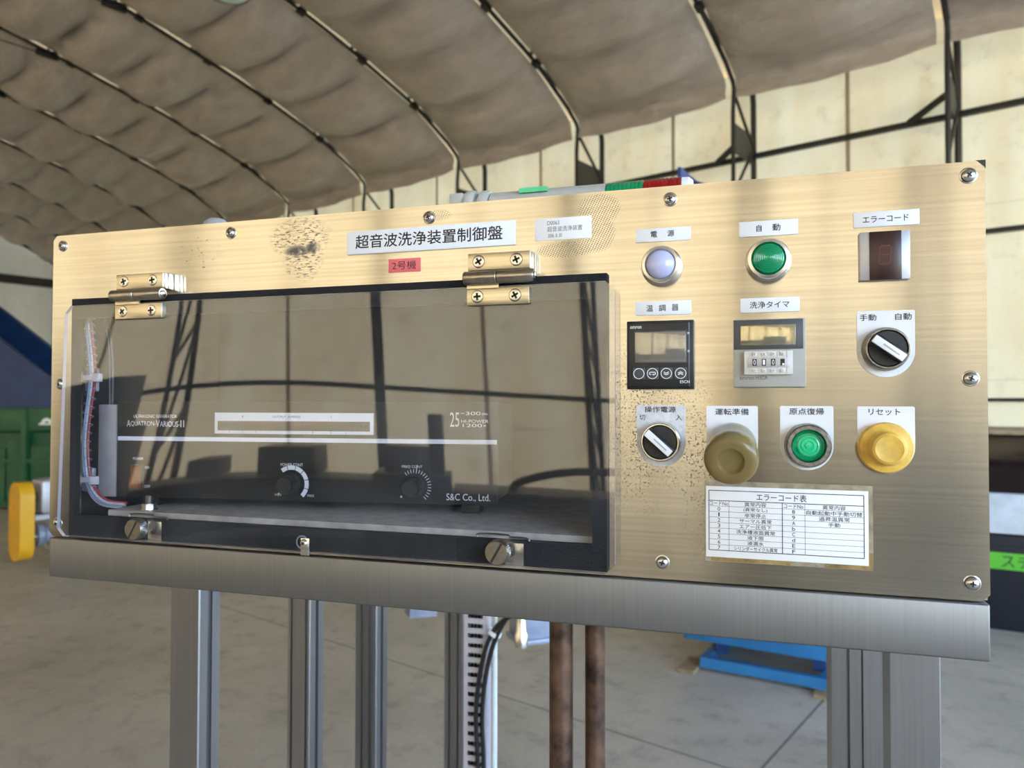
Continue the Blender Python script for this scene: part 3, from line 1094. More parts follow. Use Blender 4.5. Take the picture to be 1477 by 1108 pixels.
lamp(580.2, 229.3, 'lenswhite', 'round lamp with milky blue white lens', 13.6)
lamp(654.2, 229.3, 'lensgreen', 'round lamp with green ringed lens', 14.2)

# ---------------- error display
b = MB()
b.box(.7132, .7440, -.0042, -.0001, .2124, .2453, .0004)
ed = b.build('error_display', M['silver'], CP)
tag(ed, 'small one digit display in a silver frame')
b = MB()
b.box(.7191, .7388, -.0047, -.0040, .2123, .2452, .0002)
b.build('window', M['redwin'], ed)
tx = TX()
def seven(tx, x0, x1, z0, z1, wd, y, sl=.9):
    zm = (z0 + z1) / 2
    sh = lambda x, z: (x + sl * (z - z0) / (z1 - z0), z)
    g = .25
    for p, q in (((x0 + g, z1), (x1 - g, z1)), ((x0 + g, zm), (x1 - g, zm)), ((x0 + g, z0), (x1 - g, z0)), ((x0, zm + g), (x0, z1 - g)), ((x1, zm + g), (x1, z1 - g)), ((x0, z0 + g), (x0, zm - g)), ((x1, z0 + g), (x1, zm - g))):
        tx.line(sh(*p), sh(*q), wd, y)
seven(tx, 724.9, 731.6, 223.0, 235.2, .9, -.00482)
tx.build('digit', M['seg'], ed)

# ---------------- temperature controller
b = MB()
b.box(.5548, .6033, -.0050, -.0001, .1389, .1892, .0008)
b.box(.5560, .6005, -.0085, -.0045, .1400, .1880, .0012, 3)
tcx = b.build('temperature_controller', M['black'], CP)
tag(tcx, 'square black temperature controller')
b = MB()
b.box(.5605, .5986, -.0090, -.0080, .1575, .1815, .0004)
b.build('display_frame', M['keygrey'], tcx)
b = MB()
b.box(.5614, .5977, -.0092, -.0085, .1585, .1806, .0002)
b.build('display', M['lcd'], tcx)
for i, x in enumerate((564.2, 574.0, 583.9, 594.0)):
    b = MB()
    b.box((x - 4.6) / 1000, (x + 4.6) / 1000, -.0090, -.0082, .1460, .1547, .0004)
    k_ = b.build('key', M['keygrey'], tcx)
    tx = TX()
    y = -.00912
    z = 150.3
    tx.ring(x, z, 3.5, 3.95, y)
    if i == 1:
        for p, q in (((x - 1.9, z + .9), (x + 1.9, z + .9)), ((x - 2.1, z + .8), (x - 2.1, z - .7)), ((x + 2.1, z + .8), (x + 2.1, z - .7)), ((x - 2, z - .7), (x - .8, z - .7)), ((x + 2, z - .7), (x + .3, z - .7))):
            tx.line(p, q, .5, y)
        tx.b.faces.new([tx.b.verts.new((a_ / 1000, y, c / 1000)) for a_, c in ((x + 1.0, z - .1), (x - .2, z - .75), (x + 1.0, z - 1.5))])
    if i in (2, 3):
        s = -1 if i == 2 else 1
        for o_ in (-.6, .6):
            tx.line((x - 1.8, z + o_ - s * .5), (x + .05, z + o_ + s * .5), .55, y)
            tx.line((x - .05, z + o_ + s * .5), (x + 1.8, z + o_ - s * .5), .55, y)
    tx.build('symbol', M['print'], k_)
words(tcx, [('omron', 557.9, 566.0, 183.3, 185.1), ('E5CN', 593.6, 600.2, 143.2, 145.2), ('PV', 598.9, 600.4, 178.2, 179.8), ('SV', 598.9, 600.4, 165.4, 167)], M['print'], -.00858, bold=.03)

# ---------------- timer with thumbwheels
b = MB()
b.box(.6305, .6784, -.0050, -.0001, .1402, .1882, .0007)
tm = b.build('timer', M['case'], CP)
tag(tm, 'square grey timer with thumbwheel digits')
b = MB()
b.box(.6308, .6768, -.0054, -.0048, .1667, .1876, .0001)
b.build('upper_panel', M['casedark'], tm)
b = MB()
b.box(.6354, .6718, -.0057, -.0052, .1697, .1838, .0001)
b.build('display', M['lcdgold'], tm)
b = MB()
b.box(.6376, .6697, -.0092, -.0048, .1488, .1654, .0006)
tw = b.build('thumbwheel_block', M['ivory'], tm)
b = MB()
b.box(.6396, .6676, -.00935, -.0090, .1538, .1608, .0001)
for i in range(5):
    x = .6412 + i * .00615
    b.box(x - .00008, x + .00008, -.0094, -.0090, .1495, .1648)
b.build('window_strip', M['silver'], tw)
for x, dch in ((644.6, '0'), (650.8, '1'), (656.9, '0'), (663.0, '-')):
    b = MB()
    b.box((x - 1.4) / 1000, (x + 1.4) / 1000, -.0096, -.0091, .1550, .1597)
    dg_ = b.build('digit_wheel', M['black'], tw)
    if dch != '-':
        words(dg_, [(dch, x - .75, x + .75, 155.6, 159.1)], M['print'], -.00965)
    else:
        tx = TX()
        tx.rect(x - .2, x + 1.2, 155.3, 156.6, -.00965)
        tx.build('lettering', M['print'], dg_)
    for z, ch in ((163.1, '+'), (151.6, '-')):
        b = MB()
        b.box((x - 1.3) / 1000, (x + 1.3) / 1000, -.0104, -.0088, (z - 1.1) / 1000, (z + 1.1) / 1000, .0002)
        kb = b.build('push_key', M['ivory'], tw)
        tx = TX()
        tx.line((x - .6, z), (x + .6, z), .3, -.01046)
        if ch == '+':
            tx.line((x, z - .6), (x, z + .6), .3, -.01046)
        tx.build('symbol', M['greyink'], kb)
words(tm, [('omron', 634.7, 644.2, 145.4, 147.3), ('H3CA', 645.4, 653.4, 145.5, 148.2)], M['greyink'], -.00512)

# ---------------- selector switches
def selector(x, z, ang, mat, lb):
    b = MB()
    b.lathe([(14.8, 1.2), (14.8, 4), (14.2, 6), (13.9, 10.6), (13.3, 11.6), (12.5, 11.6), (12.2, 10.4), (12.2, 5), (0, 5)], (0, 0, 0), seg=64)
    for v in b.b.verts:
        v.co *= .001
    s = b.build('selector_switch', M[mat], CP, loc=(x / 1000, 0, z / 1000))
    tag(s, lb)
    b = MB()
    b.lathe([(12.1, 6), (12.1, 10), (11.5, 10.9), (0, 11.0)], (0, 0, 0), seg=48)
    for v in b.b.verts:
        v.co *= .001
    b.build('dial', M['softblack'], s)
    b = MB()
    b.box(-.0118, .0118, -.0185, -.0100, -.0040, .0036, .0012, 3)
    h = b.build('handle', M['black'], s)
    h.rotation_euler = (0, ang, 0)
    b = MB()
    b.box(-.0116, .0112, -.0192, -.0180, -.0032, .0022, .0005)
    i_ = b.build('handle_insert', M['print'], h)
    b = MB()
    b.box(-.0045, .0075, -.0194, -.0190, -.0009, .0002, .0001)
    b.build('pointer_groove', M['silver'], h)
selector(728.7, 165.5, R(37), 'worn', 'selector switch with a white handle, under the red window')
selector(579.4, 100.6, R(42), 'chrome', 'selector switch with a white handle, low beside the cover')

# ---------------- push button, boot and yellow cap
b = MB()
b.lathe([(15.4, 1.2), (15.4, 3.5), (14.8, 6), (14.6, 9.4), (13.6, 10.4), (11.4, 10.4), (11.0, 9.4), (11.0, 5), (0, 5)], (0, 0, 0), seg=64)
for v in b.b.verts:
    v.co *= .001
pb = b.build('push_button', M['worn'], CP, loc=(.6795, 0, .0997))
tag(pb, 'green lit push button in a worn metal bezel')
b = MB()
b.lathe([(10.8, 5), (10.8, 7.6), (10.0, 8.4), (9.4, 7.4), (8.6, 6.6), (7.4, 6.8)], (0, 0, 0), seg=48)
b.slot = 1
b.lathe([(7.4, 6.8), (7.0, 7.4), (6.2, 7.7), (5.6, 7.2), (5.0, 7.2), (4.6, 7.8), (3.6, 8.0), (3.2, 7.6), (2.4, 7.6), (2.0, 8.1), (1, 8.3), (0, 8.3)], (0, 0, 0), seg=48)
for v in b.b.verts:
    v.co *= .001
b.build('button_cap', [M['lensgreen'], M['lensgreen2']], pb, smooth=20)

b = MB()
axis = (628.6 - 629.4, -36, 90.6 - 99.8)
b.lathe([(15.0, 1), (16.3, 2), (16.7, 8), (16.5, 20), (17.4, 24), (17.9, 28), (17.9, 34), (17.2, 37), (15.2, 39), (12.2, 39.8), (9.0, 39.4), (8.2, 38.0), (7.6, 36.4), (4, 35.8), (0, 35.8)], (0, 0, 0), axis, 64)
for v in b.b.verts:
    v.co *= .001
bt = b.build('rubber_boot', M['boot'], CP, smooth=50, loc=(.6294, -.0012, .0998))
tag(bt, 'grimy brown clear rubber boot over a push button')
b = MB()
b.lathe([(13.6, .2), (13.6, 6), (12.6, 8), (10.4, 8), (10.4, 20), (9.6, 22), (0, 22)], (0, 0, 0), axis, 40)
for v in b.b.verts:
    v.co *= .001
b.build('button_cap', M['lensgreen2'], bt, smooth=30)

b = MB()
b.lathe([(16.6, 1.2), (17.0, 3), (17.1, 6.5), (16.2, 8.6), (13.0, 9.4), (12.0, 9.8), (11.2, 11.2), (10.9, 17), (10.2, 19.4), (8.6, 20.4), (7.8, 20.0), (0, 19.6)], (0, 0, 0), seg=72, knurl=(1.0, 6.0, .2))
for v in b.b.verts:
    v.co *= .001
yb = b.build('button_boot', M['yellow'], CP, smooth=40, loc=(.7277, 0, .0992))
tag(yb, 'yellow rubber covered reset button')

# ---------------- error code table
b = MB()
b.box(.6100, .7205, -.0003, -.00003, .0155, .0728, 0)
tag(b.build('clear_tape', M['tapegrey'], CP, smooth=0), 'grey clear tape around the code table')
b = MB()
for x0, x1, z0, z1 in ((614.5, 668, 15.8, 18.4), (690, 717.9, 15.7, 18.4), (717.9, 720.3, 15.7, 27.5)):
    b.box(x0 / 1000, x1 / 1000, -.00042, -.0003, z0 / 1000, z1 / 1000, 0)
tag(b.build('tape_residue', M['tape'], CP, smooth=0), 'brown aged adhesive along the table edge')
b = MB()
b.box(.6108, .7176, -.0008, -.0003, .0187, .0692, .00015)
tb = b.build('code_table', M['paper'], CP)
tag(tb, 'white error code table sheet')
tx = TX()
y = -.00088
CXS = (613.0, 626.8, 662.6, 677.4, 714.8)
ZR = [59.0 - 3.93 * i for i in range(10)]
tx.line((CXS[0], 66.2), (CXS[-1], 66.2), .5, y)
for i, z in enumerate(ZR):
    tx.line((CXS[0], z), (CXS[-1], z), .5 if i in (0, 9) else .22, y)
for i, x in enumerate(CXS):
    tx.line((x, ZR[-1]), (x, 66.2 if i in (0, 4) else 59.0), .5 if i in (0, 2, 4) else .25, y)
tx.build('ruled_lines', M['ink'], tb)
tx = TX()
tx.put('エラーコード表', 645.5, 678.5, 60.1, 65.0, y, .04)
def cell(s, c0, c1, row, wmm, h=2.9):
    xc = (c0 + c1) / 2
    z = ZR[row] - 3.93 / 2
    tx.put(s, xc - wmm / 2, xc + wmm / 2, z - h / 2, z + h / 2, y, .03)
for c0, c1 in ((CXS[0], CXS[1]), (CXS[2], CXS[3])):
    cell('コードNo', c0, c1, 0, 12.6)
for c0, c1 in ((CXS[1], CXS[2]), (CXS[3], CXS[4])):
    cell('異常内容', c0, c1, 0, 14.6)
for i, s in enumerate('01234567'):
    cell(s, CXS[0], CXS[1], i + 1, 1.7 if s != '1' else .9, 2.6)
for i, s in enumerate('89AbCdEF'):
    cell(s, CXS[2], CXS[3], i + 1, 1.9, 2.6)
for i, (s, wv) in enumerate((('(異常なし)', 16), ('非常停止', 14.5), ('サーマル異常', 21.5), ('エアー圧低下', 21.5), ('洗浄槽液面異常', 26), ('液下限', 11), ('液満水', 11), ('シリンダーサイクル異常', 29))):
    cell(s, CXS[1], CXS[2], i + 1, wv)
for i, (s, wv) in enumerate((('自動起動中手動切替', 35.5), ('過昇温異常', 19.5), ('手動', 7.6))):
    cell(s, CXS[3], CXS[4], i + 1, wv)
tx.build('lettering', M['ink'], tb)

# ------------------------------------------------------------------ inside the cabinet: ultrasonic generator
GA = R(7.8)
GO = thing('ultrasonic_generator', 'black rack generator with white print inside the clear covered cabinet', 'generator', (.05488, .025, ZB), GA)
GW = 377.0
GT = 129.0
b = MB()
b.box(0, GW / 1000, 0, .003, .0366, GT / 1000, .0004)
b.build('faceplate', M['genface'], GO)
b = MB()
b.box(.004, GW / 1000 - .004, .003, .105, .0385, GT / 1000 - .002)
b.build('chassis', M['inside'], GO, smooth=0)
b = MB()
b.box(-.0195, -.0003, -.001, .002, .0366, .126, .0003)
b.box(-.0195, -.0180, -.001, .05, .0366, .126, .0003)
tag(b.build('mounting_ear', M['galv'], GO), 'bare steel mounting ear')
for x in (.03, .35):
    b = MB()
    b.box(x - .008, x + .008, .01, .03, .0277, .0385)
    b.build('foot', M['black'], GO)
fy = -.00012
tx = TX()
tx.rect(1.0, GW - 1, 91.2, 95.2, fy)
tx.build('white_stripe', M['print'], GO)
b = MB()
b.box(.1033, .2610, -.0010, .0002, .0987, .1187, .0002)
mt = b.build('output_meter', M['print'], GO)
b = MB()
b.box(.1066, .2577, -.0014, -.0008, .1018, .1108, .0001)
b.build('indicator_strip', M['brownstrip'], mt)
tx = TX()
for i in range(12):
    tx.ring(110.5 + i * 4.15, 106.6, .8, 1.35, -.00146, n=14)
for i in range(14):
    tx.ring(192 + i * 4.15, 106.6, .8, 1.35, -.00146, n=14)
tx.ring(249.7, 106.6, 0.02, 1.4, -.00147, n=14)
tx.ring(253.9, 106.6, 0.02, 1.4, -.00147, n=14)
tx.build('indicator_dots', M['ink'], mt)
words(mt, [('OUTPUT AMPERE', 162, 190, 113.8, 116.0), ('1', 131.5, 132.3, 113.8, 116), ('2', 219.5, 221, 113.8, 116), ('1', 118, 118.6, 99.6, 101.1), ('3', 131.5, 132.6, 99.6, 101.1), ('5', 145, 146.1, 99.6, 101.1), ('1', 202, 202.6, 99.6, 101.1), ('3', 219.5, 220.6, 99.6, 101.1), ('5', 234, 235.1, 99.6, 101.1)], M['greyink'], -.00112)
words(GO, [('ULTRASONIC GENERATOR', 17.7, 63.5, 113.3, 116.4), ('A', 10.4, 14.4, 104.6, 111.0), ('QUATRON-', 14.6, 41.2, 104.8, 110.0), ('V', 41.4, 45.4, 104.6, 111.0), ('ARIOUS-', 45.6, 66.6, 104.8, 110.0), ('II', 67.2, 71.2, 104.6, 111.0), ('25', 332.8, 341.4, 106.6, 119.7), ('300', 347.4, 361.0, 117.2, 120.4), ('kHz', 362.4, 367.5, 117.4, 119.4), ('–', 342.6, 346.4, 118.6, 119.1), ('HI-POWER', 343.2, 368.3, 110.3, 113.2), ('1200', 344.6, 362.5, 106.5, 109.5), ('w', 363.6, 366.2, 106.9, 108.7),
    ('S&C Co., Ltd.', 329.8, 369.9, 39.6, 46.6), ('POWER', 17.5, 28.4, 72.4, 75.0), ('ON', 30.4, 35.0, 64.0, 66.6), ('OFF', 29.9, 36.2, 45.8, 48.4), ('POWER CONT', 170.2, 192.2, 68.8, 71.6), ('MIN', 164.8, 170.8, 40.8, 43.0), ('MAX', 197.0, 203.6, 40.6, 43.0), ('FREQ CONT', 288.0, 307.2, 68.6, 71.4)], M['print'], fy, 'lettering')
def genknob(x, z, arc):
    b = MB()
    b.lathe([(.0098, 0), (.0098, .003), (.0088, .004), (.0082, .014), (.0072, .0158), (0, .0158)], (0, 0, 0), seg=48, knurl=(.0035, .0145, .0006))
    k = b.build('control_knob', M['softblack'], GO, loc=(x / 1000, -.0001, z / 1000))
    tx = TX()
    if arc:
        for s0, s1 in ((128, 106), (103.5, 76), (73.5, 47), (44.5, 16), (13.5, -15), (-17.5, -46)):
            tx.ring(0, 0, 13.2, 17.2, -.00015 + .0001, s0, s1, 8)
    else:
        for i in range(17):
            t_ = R(126 - 172 * i / 16)
            lo, hi = (12.5, 15.8) if i != 4 else (12.0, 20.0)
            tx.line((lo * math.cos(t_), lo * math.sin(t_)), (hi * math.cos(t_), hi * math.sin(t_)), .55, -.00005)
    tx.ring(-12.5, -9.5, .02, 1.0, -.00005, n=12)
    tx.build('dial_marks', M['print'], k)
genknob(181.0, 52.4, True)
genknob(300.0, 52.2, False)
b = MB()
b.box(.0150, .0290, -.0015, .0002, .0440, .0680, .0004)
ps = b.build('power_switch', M['black'], GO)
b = MB()
b.prism([(.0172, .0460), (.0272, .0460), (.0272, .0560), (.0172, .0560)], -.0058, -.0010)
b.prism([(.0172, .0560), (.0272, .0560), (.0272, .0664), (.0172, .0664)], -.0032, -.0010)
b.build('rocker', M['rocker'], ps, smooth=0)

# wiring loom along the cabinet side
WL = thing('wiring_loom', 'bundle of coloured wires in clear wrap curving down inside the cabinet', 'wiring', (0, 0, ZB))
base = [(.027, .018, .225), (.0262, .018, .20), (.0300, .018, .172), (.0310, .018, .150), (.0265, .018, .118), (.0235, .018, .088), (.0265, .018, .056), (.0360, .018, .039), (.0500, .018, .0310), (.0700, .020, .0295)]
for (dx, dy, mt_) in ((-.0026, -.001, 'wwhite'), (-.0004, -.0028, 'wpale'), (.0018, -.0022, 'wwhite'), (.0032, .0, 'wred'), (.0002, .0015, 'wyel'), (-.0014, .003, 'wblue')):
    b = MB()
    b.tube([(x + dx, y + dy, z + dx * .8) for x, y, z in base], .0011, 6, 5)
    b.build('wire', M[mt_], WL)
b = MB()
pts = []
nn = 60
for i in range(nn * 8):
    f = i / (nn * 8) * (len(base) - 1)
    k = min(len(base) - 2, int(f))
    q = Vector(base[k]).lerp(Vector(base[k + 1]), f - k)
    t_ = i / 8 * 2 * PI * .55
    pts.append((q.x + .0046 * math.cos(t_), q.y + .0046 * math.sin(t_), q.z))
b.tube(pts, .0004, 5, 1)
b.build('spiral_wrap', M['wpale'], WL)
b = MB()
b.tube([(.035, .03, .225), (.041, .03, .19), (.0440, .03, .150), (.0425, .03, .11), (.038, .03, .07), (.034, .03, .045), (.036, .03, .0290)], .0016, 6, 5)
b.tube([(.031, .03, .225), (.038, .03, .185), (.0400, .03, .150), (.0395, .03, .11), (.033, .03, .06), (.033, .03, .0290)], .0013, 6, 5)
b.build('black_wire', M['wblk'], WL)
for z, x in ((.152, .031), (.0535, .0285)):
    b = MB()
    b.box(x - .014, x + .000, .0225, .0265, z - .013, z + .010, .001)
    b.box(x - .010, x + .014, .0095, .0115, z - .0025, z + .0025, .0005)
    b.box(x + .010, x + .018, .0080, .0130, z - .0040, z + .0040, .0008)
    b.build('tie_mount', M['wwhite'], WL)
# bolt on the shelf
BO = thing('hex_bolt', 'zinc hex bolt and nut standing on the shelf inside the cabinet', 'bolt', (.1065, .012, ZB + .0276))
b = MB()
b.lathe([(0, 0), (.0075, 0), (.0075, .0012), (0, .0012)], (0, 0, 0), (0, 0, 1), 24)
b.build('washer', M['chrome'], BO)
b = MB()
b.lathe([(0, .0012), (.0062, .0012), (.0062, .0060), (.0055, .0064), (0, .0064)], (0, 0, 0), (0, 0, 1), 6)
b.build('nut', M['chrome'], BO, smooth=20)
b = MB()
prof = [(0, .0064)]
for i in range(7):
    prof += [(.0032, .0064 + i * .0010), (.0036, .0069 + i * .0010)]
prof += [(.003, .0138), (0, .0140)]
b.lathe(prof, (0, 0, 0), (0, 0, 1), 20)
b.build('threaded_end', M['chrome'], BO)

# ------------------------------------------------------------------ on top of the panel
ST = thing('signal_tower', 'light grey signal tower with green and red lenses lying on the panel top', 'signal tower', (.377, .10, ZB + .3083))
def seg(name, prof, mat, lb=None, knurl=None, sg=32):
    b = MB()
    b.lathe(prof, (0, 0, 0), (1, 0, 0), sg, knurl)
    o = b.build(name, mat, ST)
    if lb:
        tag(o, lb)
    return o
b = MB()
b.box(.0, .014, -.0155, .0155, -.0195, .0150, .002)
b.build('mounting_foot', M['ltgrey'], ST)
seg('collar', [(0, .013), (.0178, .013), (.0193, .015), (.0195, .021), (.0180, .0240), (0, .0240)], M['ltgrey'])
seg('cap_ring', [(0, .0275), (.0165, .0275), (.0184, .029), (.0186, .034), (.0172, .0375), (0, .0375)], M['ltgrey'])
seg('tube', [(0, .024), (.0138, .024), (.0138, .038), (.0158, .039), (.0158, .146), (0, .146)], M['ltgrey'])
def ribbed(x0, x1, r):
    p_ = [(0, x0)]
    n = 9
    for i in range(n):
        xa = x0 + (x1 - x0) * i / n
        xb = x0 + (x1 - x0) * (i + 1) / n
        p_ += [(r - .0006, xa + .0001), (r, xa + .0008), (r, xb - .0006), (r - .0006, xb - .0001)]
    return p_ + [(0, x1)]
seg('green_lens', ribbed(.1465, .1785, .0160), M['lensgreen'], 'ribbed green lens')
seg('red_lens', ribbed(.1790, .2110, .0160), M['lensred'], 'ribbed red lens')
seg('end_cap', [(0, .2115), (.0156, .2115), (.0154, .217), (.0125, .2205), (0, .221)], M['print'], 'white end cap')
b = MB()
b.box(.068, .094, -.0150, -.0070, .0100, .0143)
b.b.verts.ensure_lookup_table()
tag(b.build('tape_scrap', M['lensgreen2'], ST), 'scrap of green tape')
CG = thing('cable_gland', 'grey domed cable gland on the panel top above the smaller hinge', 'cable gland', (.107, .10, ZB + .2887))
b = MB()
b.lathe([(0, 0), (.0165, 0), (.0165, .012), (.0150, .014), (0, .014)], (0, 0, 0), (0, 0, 1), 6)
b.build('nut', M['bluegrey'], CG, smooth=20)
b = MB()
b.lathe([(0, .014), (.0140, .014), (.0140, .024), (.0125, .029), (.0085, .0325), (0, .033)], (0, 0, 0), (0, 0, 1), 28)
b.build('dome_cap', M['galv'], CG)

# ------------------------------------------------------------------ the stand below the panel
PT = ZB - .0005
FR = thing('machine_frame', 'aluminium profile frame standing under the control panel', 'machine frame', (0, 0, 0))
def profile(x0, x1, y0, y1, front, side):
    """outline in x,y with slots cut into the faces"""
    pts = [(x0, y0)]
    for a_, b_ in front:
        pts += [(a_, y0), (a_, y0 + .002), (a_ - .002, y0 + .0022), (a_ - .002, y0 + .007), (b_ + .002, y0 + .007), (b_ + .002, y0 + .0022), (b_, y0 + .002), (b_, y0)]
    pts += [(x1 - .0014, y0), (x1, y0 + .0014)]
    for a_, b_ in side:
        pts += [(x1, a_), (x1 - .002, a_), (x1 - .0022, a_ - .002), (x1 - .007, a_ - .002), (x1 - .007, b_ + .002), (x1 - .0022, b_ + .002), (x1 - .002, b_), (x1, b_)]
    pts += [(x1, y1), (x0, y1)]
    return pts
def post(x0, x1, y0, y1, front, side, z1=None, z0=0.0):
    b = MB()
    b.prismz(profile(x0, x1, y0, y1, front, side), z0, z1 or PT)
    return b.build('post', M['alu'], FR, smooth=20)
post(-.0074, .0328, .170, .206, [], [(.184, .192)])
post(.7600, .7998, .170, .206, [], [(.184, .192)])
post(-.0480, -.0085, .470, .510, [(-.0430, -.0395), (-.0170, -.0135)], [(.486, .494)], 1.30)
post(.0000, .0399, .600, .640, [(.0105, .0140), (.0250, .0300)], [(.616, .624)], 1.30)
post(.0716, .1114, .830, .870, [(.0800, .0840), (.0980, .1020)], [(.846, .854)], 1.30)
post(.7460, .8070, .470, .530, [(.7628, .7666), (.7800, .7822)], [(.49, .51)], 1.30)
for y0, y1, xa, xb, z0 in ((.485, .515, -.048, .807, 1.22), (.845, .875, .0716, .807, 1.22)):
    b = MB()
    b.box(xa, xb, y1, y1 + .03, z0, z0 + .04)
    b.build('cross_rail', M['alu'], FR, smooth=0)
for xa, xb in ((-.0074, .0328), (.760, .800)):
    b = MB()
    b.box(xa, xb, .206, .92, 1.262, 1.302)
    b.build('cross_rail', M['alu'], FR, smooth=0)

b = MB()
b.box(-.75, .16, 2.38, 2.42, 1.185, 1.225)
b.build('cross_rail', M['alu'], FR, smooth=0)
b = MB()
b.box(.12, .16, .875, 2.38, 1.185, 1.225)
b.build('cross_rail', M['alu'], FR, smooth=0)
b = MB()
b.box(-.08, .12, 1.82, 1.86, 1.185, 1.225)
b.build('cross_rail', M['alu'], FR, smooth=0)

# slotted wiring duct beside the rear post
b = MB()
dx0, dx1, dy0, dy1 = .1125, .1607, .830, .865
zb = 0.02
pitch = .0192
b.box(dx0, dx0 + .0085, dy0, dy0 + .002, zb, 1.25)
b.box(dx1 - .0085, dx1, dy0, dy0 + .002, zb, 1.25)
z = 1.25
while z > zb + .03:
    b.box(dx0 + .0085, dx1 - .0085, dy0, dy0 + .002, z - pitch * .55, z)
    z -= pitch
b.box(dx0, dx0 + .002, dy0 + .002, dy1, zb, 1.25)
b.box(dx1 - .002, dx1, dy0 + .002, dy1, zb, 1.25)
b.box(dx0 + .002, dx1 - .002, dy1 - .002, dy1, zb, 1.25)
bmesh.ops.remove_doubles(b.b, verts=b.b.verts[:], dist=1e-6)
DU = b.build('wiring_duct', M['ductwhite'], smooth=0)
tag(DU, 'pale slotted wiring duct running up beside the rear aluminium post', 'wiring duct')
for i, x in enumerate((.124, .131, .139, .146)):
    b = MB()
    b.tube([(x, .846, zb + .02), (x + .001 * (i % 2), .848, .5), (x, .846, 1.2)], .0026, 8, 4)
    b.build('duct_wire', M[('cable', 'softblack', 'wred', 'wyel')[i] if i < 2 else ('cable', 'genface')[i % 2]], DU)

b = MB()
b.cyl((.1745, .835, 0.0), (.1745, .835, 1.245), .0062, 16)
o = b.build('white_tube', M['pipewhite'])
tag(o, 'thin white tube standing beside the slotted wiring duct', 'tube')
b = MB()
b.cyl((.4545, .2115, 0), (.4545, .2115, PT - .0375), .0124, 24)
o = b.build('rusty_pipe', M['rust'])
tag(o, 'thicker rusty pipe under the panel, beside the grey junction box', 'pipe', 'rusty pipes under the panel')
b = MB()
b.cyl((.4880, .225, 0), (.4880, .225, PT - .0005), .0105, 24)
o = b.build('rusty_pipe', M['rust'])
tag(o, 'thinner rusty pipe under the panel, farther from the junction box', 'pipe', 'rusty pipes under the panel')

# junction boxes on the frame's back rail
JB = thing('junction_box', 'pale grey junction box with a cable plug, low behind the black cables', 'junction box', (-.03, 1.84, 0))
a_ = R(-35)
b = MB()
b.box(-.055, .055, -.055, .055, .67, 1.185, .003)
x_ = b.build('box_body', M['bluegrey'], JB)
x_.rotation_euler = (0, 0, R(38))
b = MB()
b.box(-.064, .064, -.064, .064, .655, .670, .002)
x_ = b.build('base_flange', M['bluegrey'], JB)
x_.rotation_euler = (0, 0, R(38))
b = MB()
b.lathe([(0, 0), (.022, 0), (.022, .04), (.016, .05), (.016, .12), (0, .12)], (.0, -.110, .665), (0, 0, 1), 20)
b.build('plug', M['chrome'], JB)
b = MB()
b.lathe([(0, 0), (.028, 0), (.030, .08), (0, .08)], (.0, -.110, .765), (0, 0, 1), 20)
b.build('plug_sleeve', M['bluedark'], JB)
b = MB()
b.bar((0, -.11, .80), (0, .0, .80), .02)
b.build('plug_bracket', M['darksteel'], JB, smooth=0)
J2 = thing('junction_box', 'small pale blue box corner showing between two aluminium posts', 'junction box', (-.72, 2.40, 0))
b = MB()
b.box(-.02, .10, -.055, .055, .520, 1.185, .003)
x_ = b.build('box_body', M['bluegrey'], J2)
x_.rotation_euler = (0, 0, R(38))
b = MB()
b.cyl((-.16, .0, .585), (-.02, 0, .585), .025, 16)
b.build('cable_gland', M['galv'], J2)

for i, (dx, lab) in enumerate(((0, 'black cable hugging the slotted wiring duct'), (.0125, 'second black cable, on the white tube side of the first'))):
    b = MB()
    y = .815
    b.tube([(.150 + dx, y, .02), (.150 + dx, y, .60), (.147 + dx, y, .757), (.144 + dx, y, .833), (.149 + dx, y, .898), (.158 + dx, y, .947), (.169 + dx, y, .983), (.189 + dx * .8, y, 1.016 + .003 * i), (.224, y + .013 * i, 1.040 + .012 * i), (.27, y + .02 * i, 1.055 + .016 * i)], .0046, 10, 6)
    o = b.build('black_cable', M['cable'])
    tag(o, lab, 'cable', 'black cables by the wiring duct')
b = MB()
b.lathe([(.0135, -.004), (.0135, .004), (.0115, .004), (.0115, -.004), (.0135, -.004)], (.1800, .822, .998), (.5, 0, 1), 20)
o = b.build('cable_tie', M['print'])
tag(o, 'white cable tie holding the black cables to the white tube', 'cable tie')

# ------------------------------------------------------------------ machines around the hall
# blue machine on a skid, behind the panel
BX = Vector((.44, 3.59, 0))
bd = Vector((.62, -.15, 0)).normalized()
BM = thing('blue_machine', 'bright blue machine body on a low skid standing on the concrete', 'machine', BX, math.atan2(bd.y, bd.x))
b = MB()
b.box(-.10, .72, .0, .9, .150, 2.40, .01)
b.build('body', M['blue'], BM)
b = MB()
b.box(0, .64, -.02, .02, .018, .072)
b.box(0, .04, .02, .85, .018, .072)
b.box(.60, .64, .02, .85, .018, .072)
b.box(0, .64, .81, .85, .018, .072)
b.build('skid', M['blue'], BM, smooth=0)
for x, y in ((.05, .12), (.55, .12), (.05, .78), (.55, .78)):
    b = MB()
    b.box(x, x + .06, y, y + .06, .06, .155)
    b.build('support_block', M['bluedark'], BM, smooth=0)
b = MB()
b.box(-.115, -.095, -.02, .35, 2.40, 2.74)
b.prism([(-.095, 2.40), (.05, 2.40), (.03, 2.645), (.0, 2.665), (-.095, 2.71)], .10, .115)
b.build('top_bracket', M['bluedark'], BM, smooth=0)
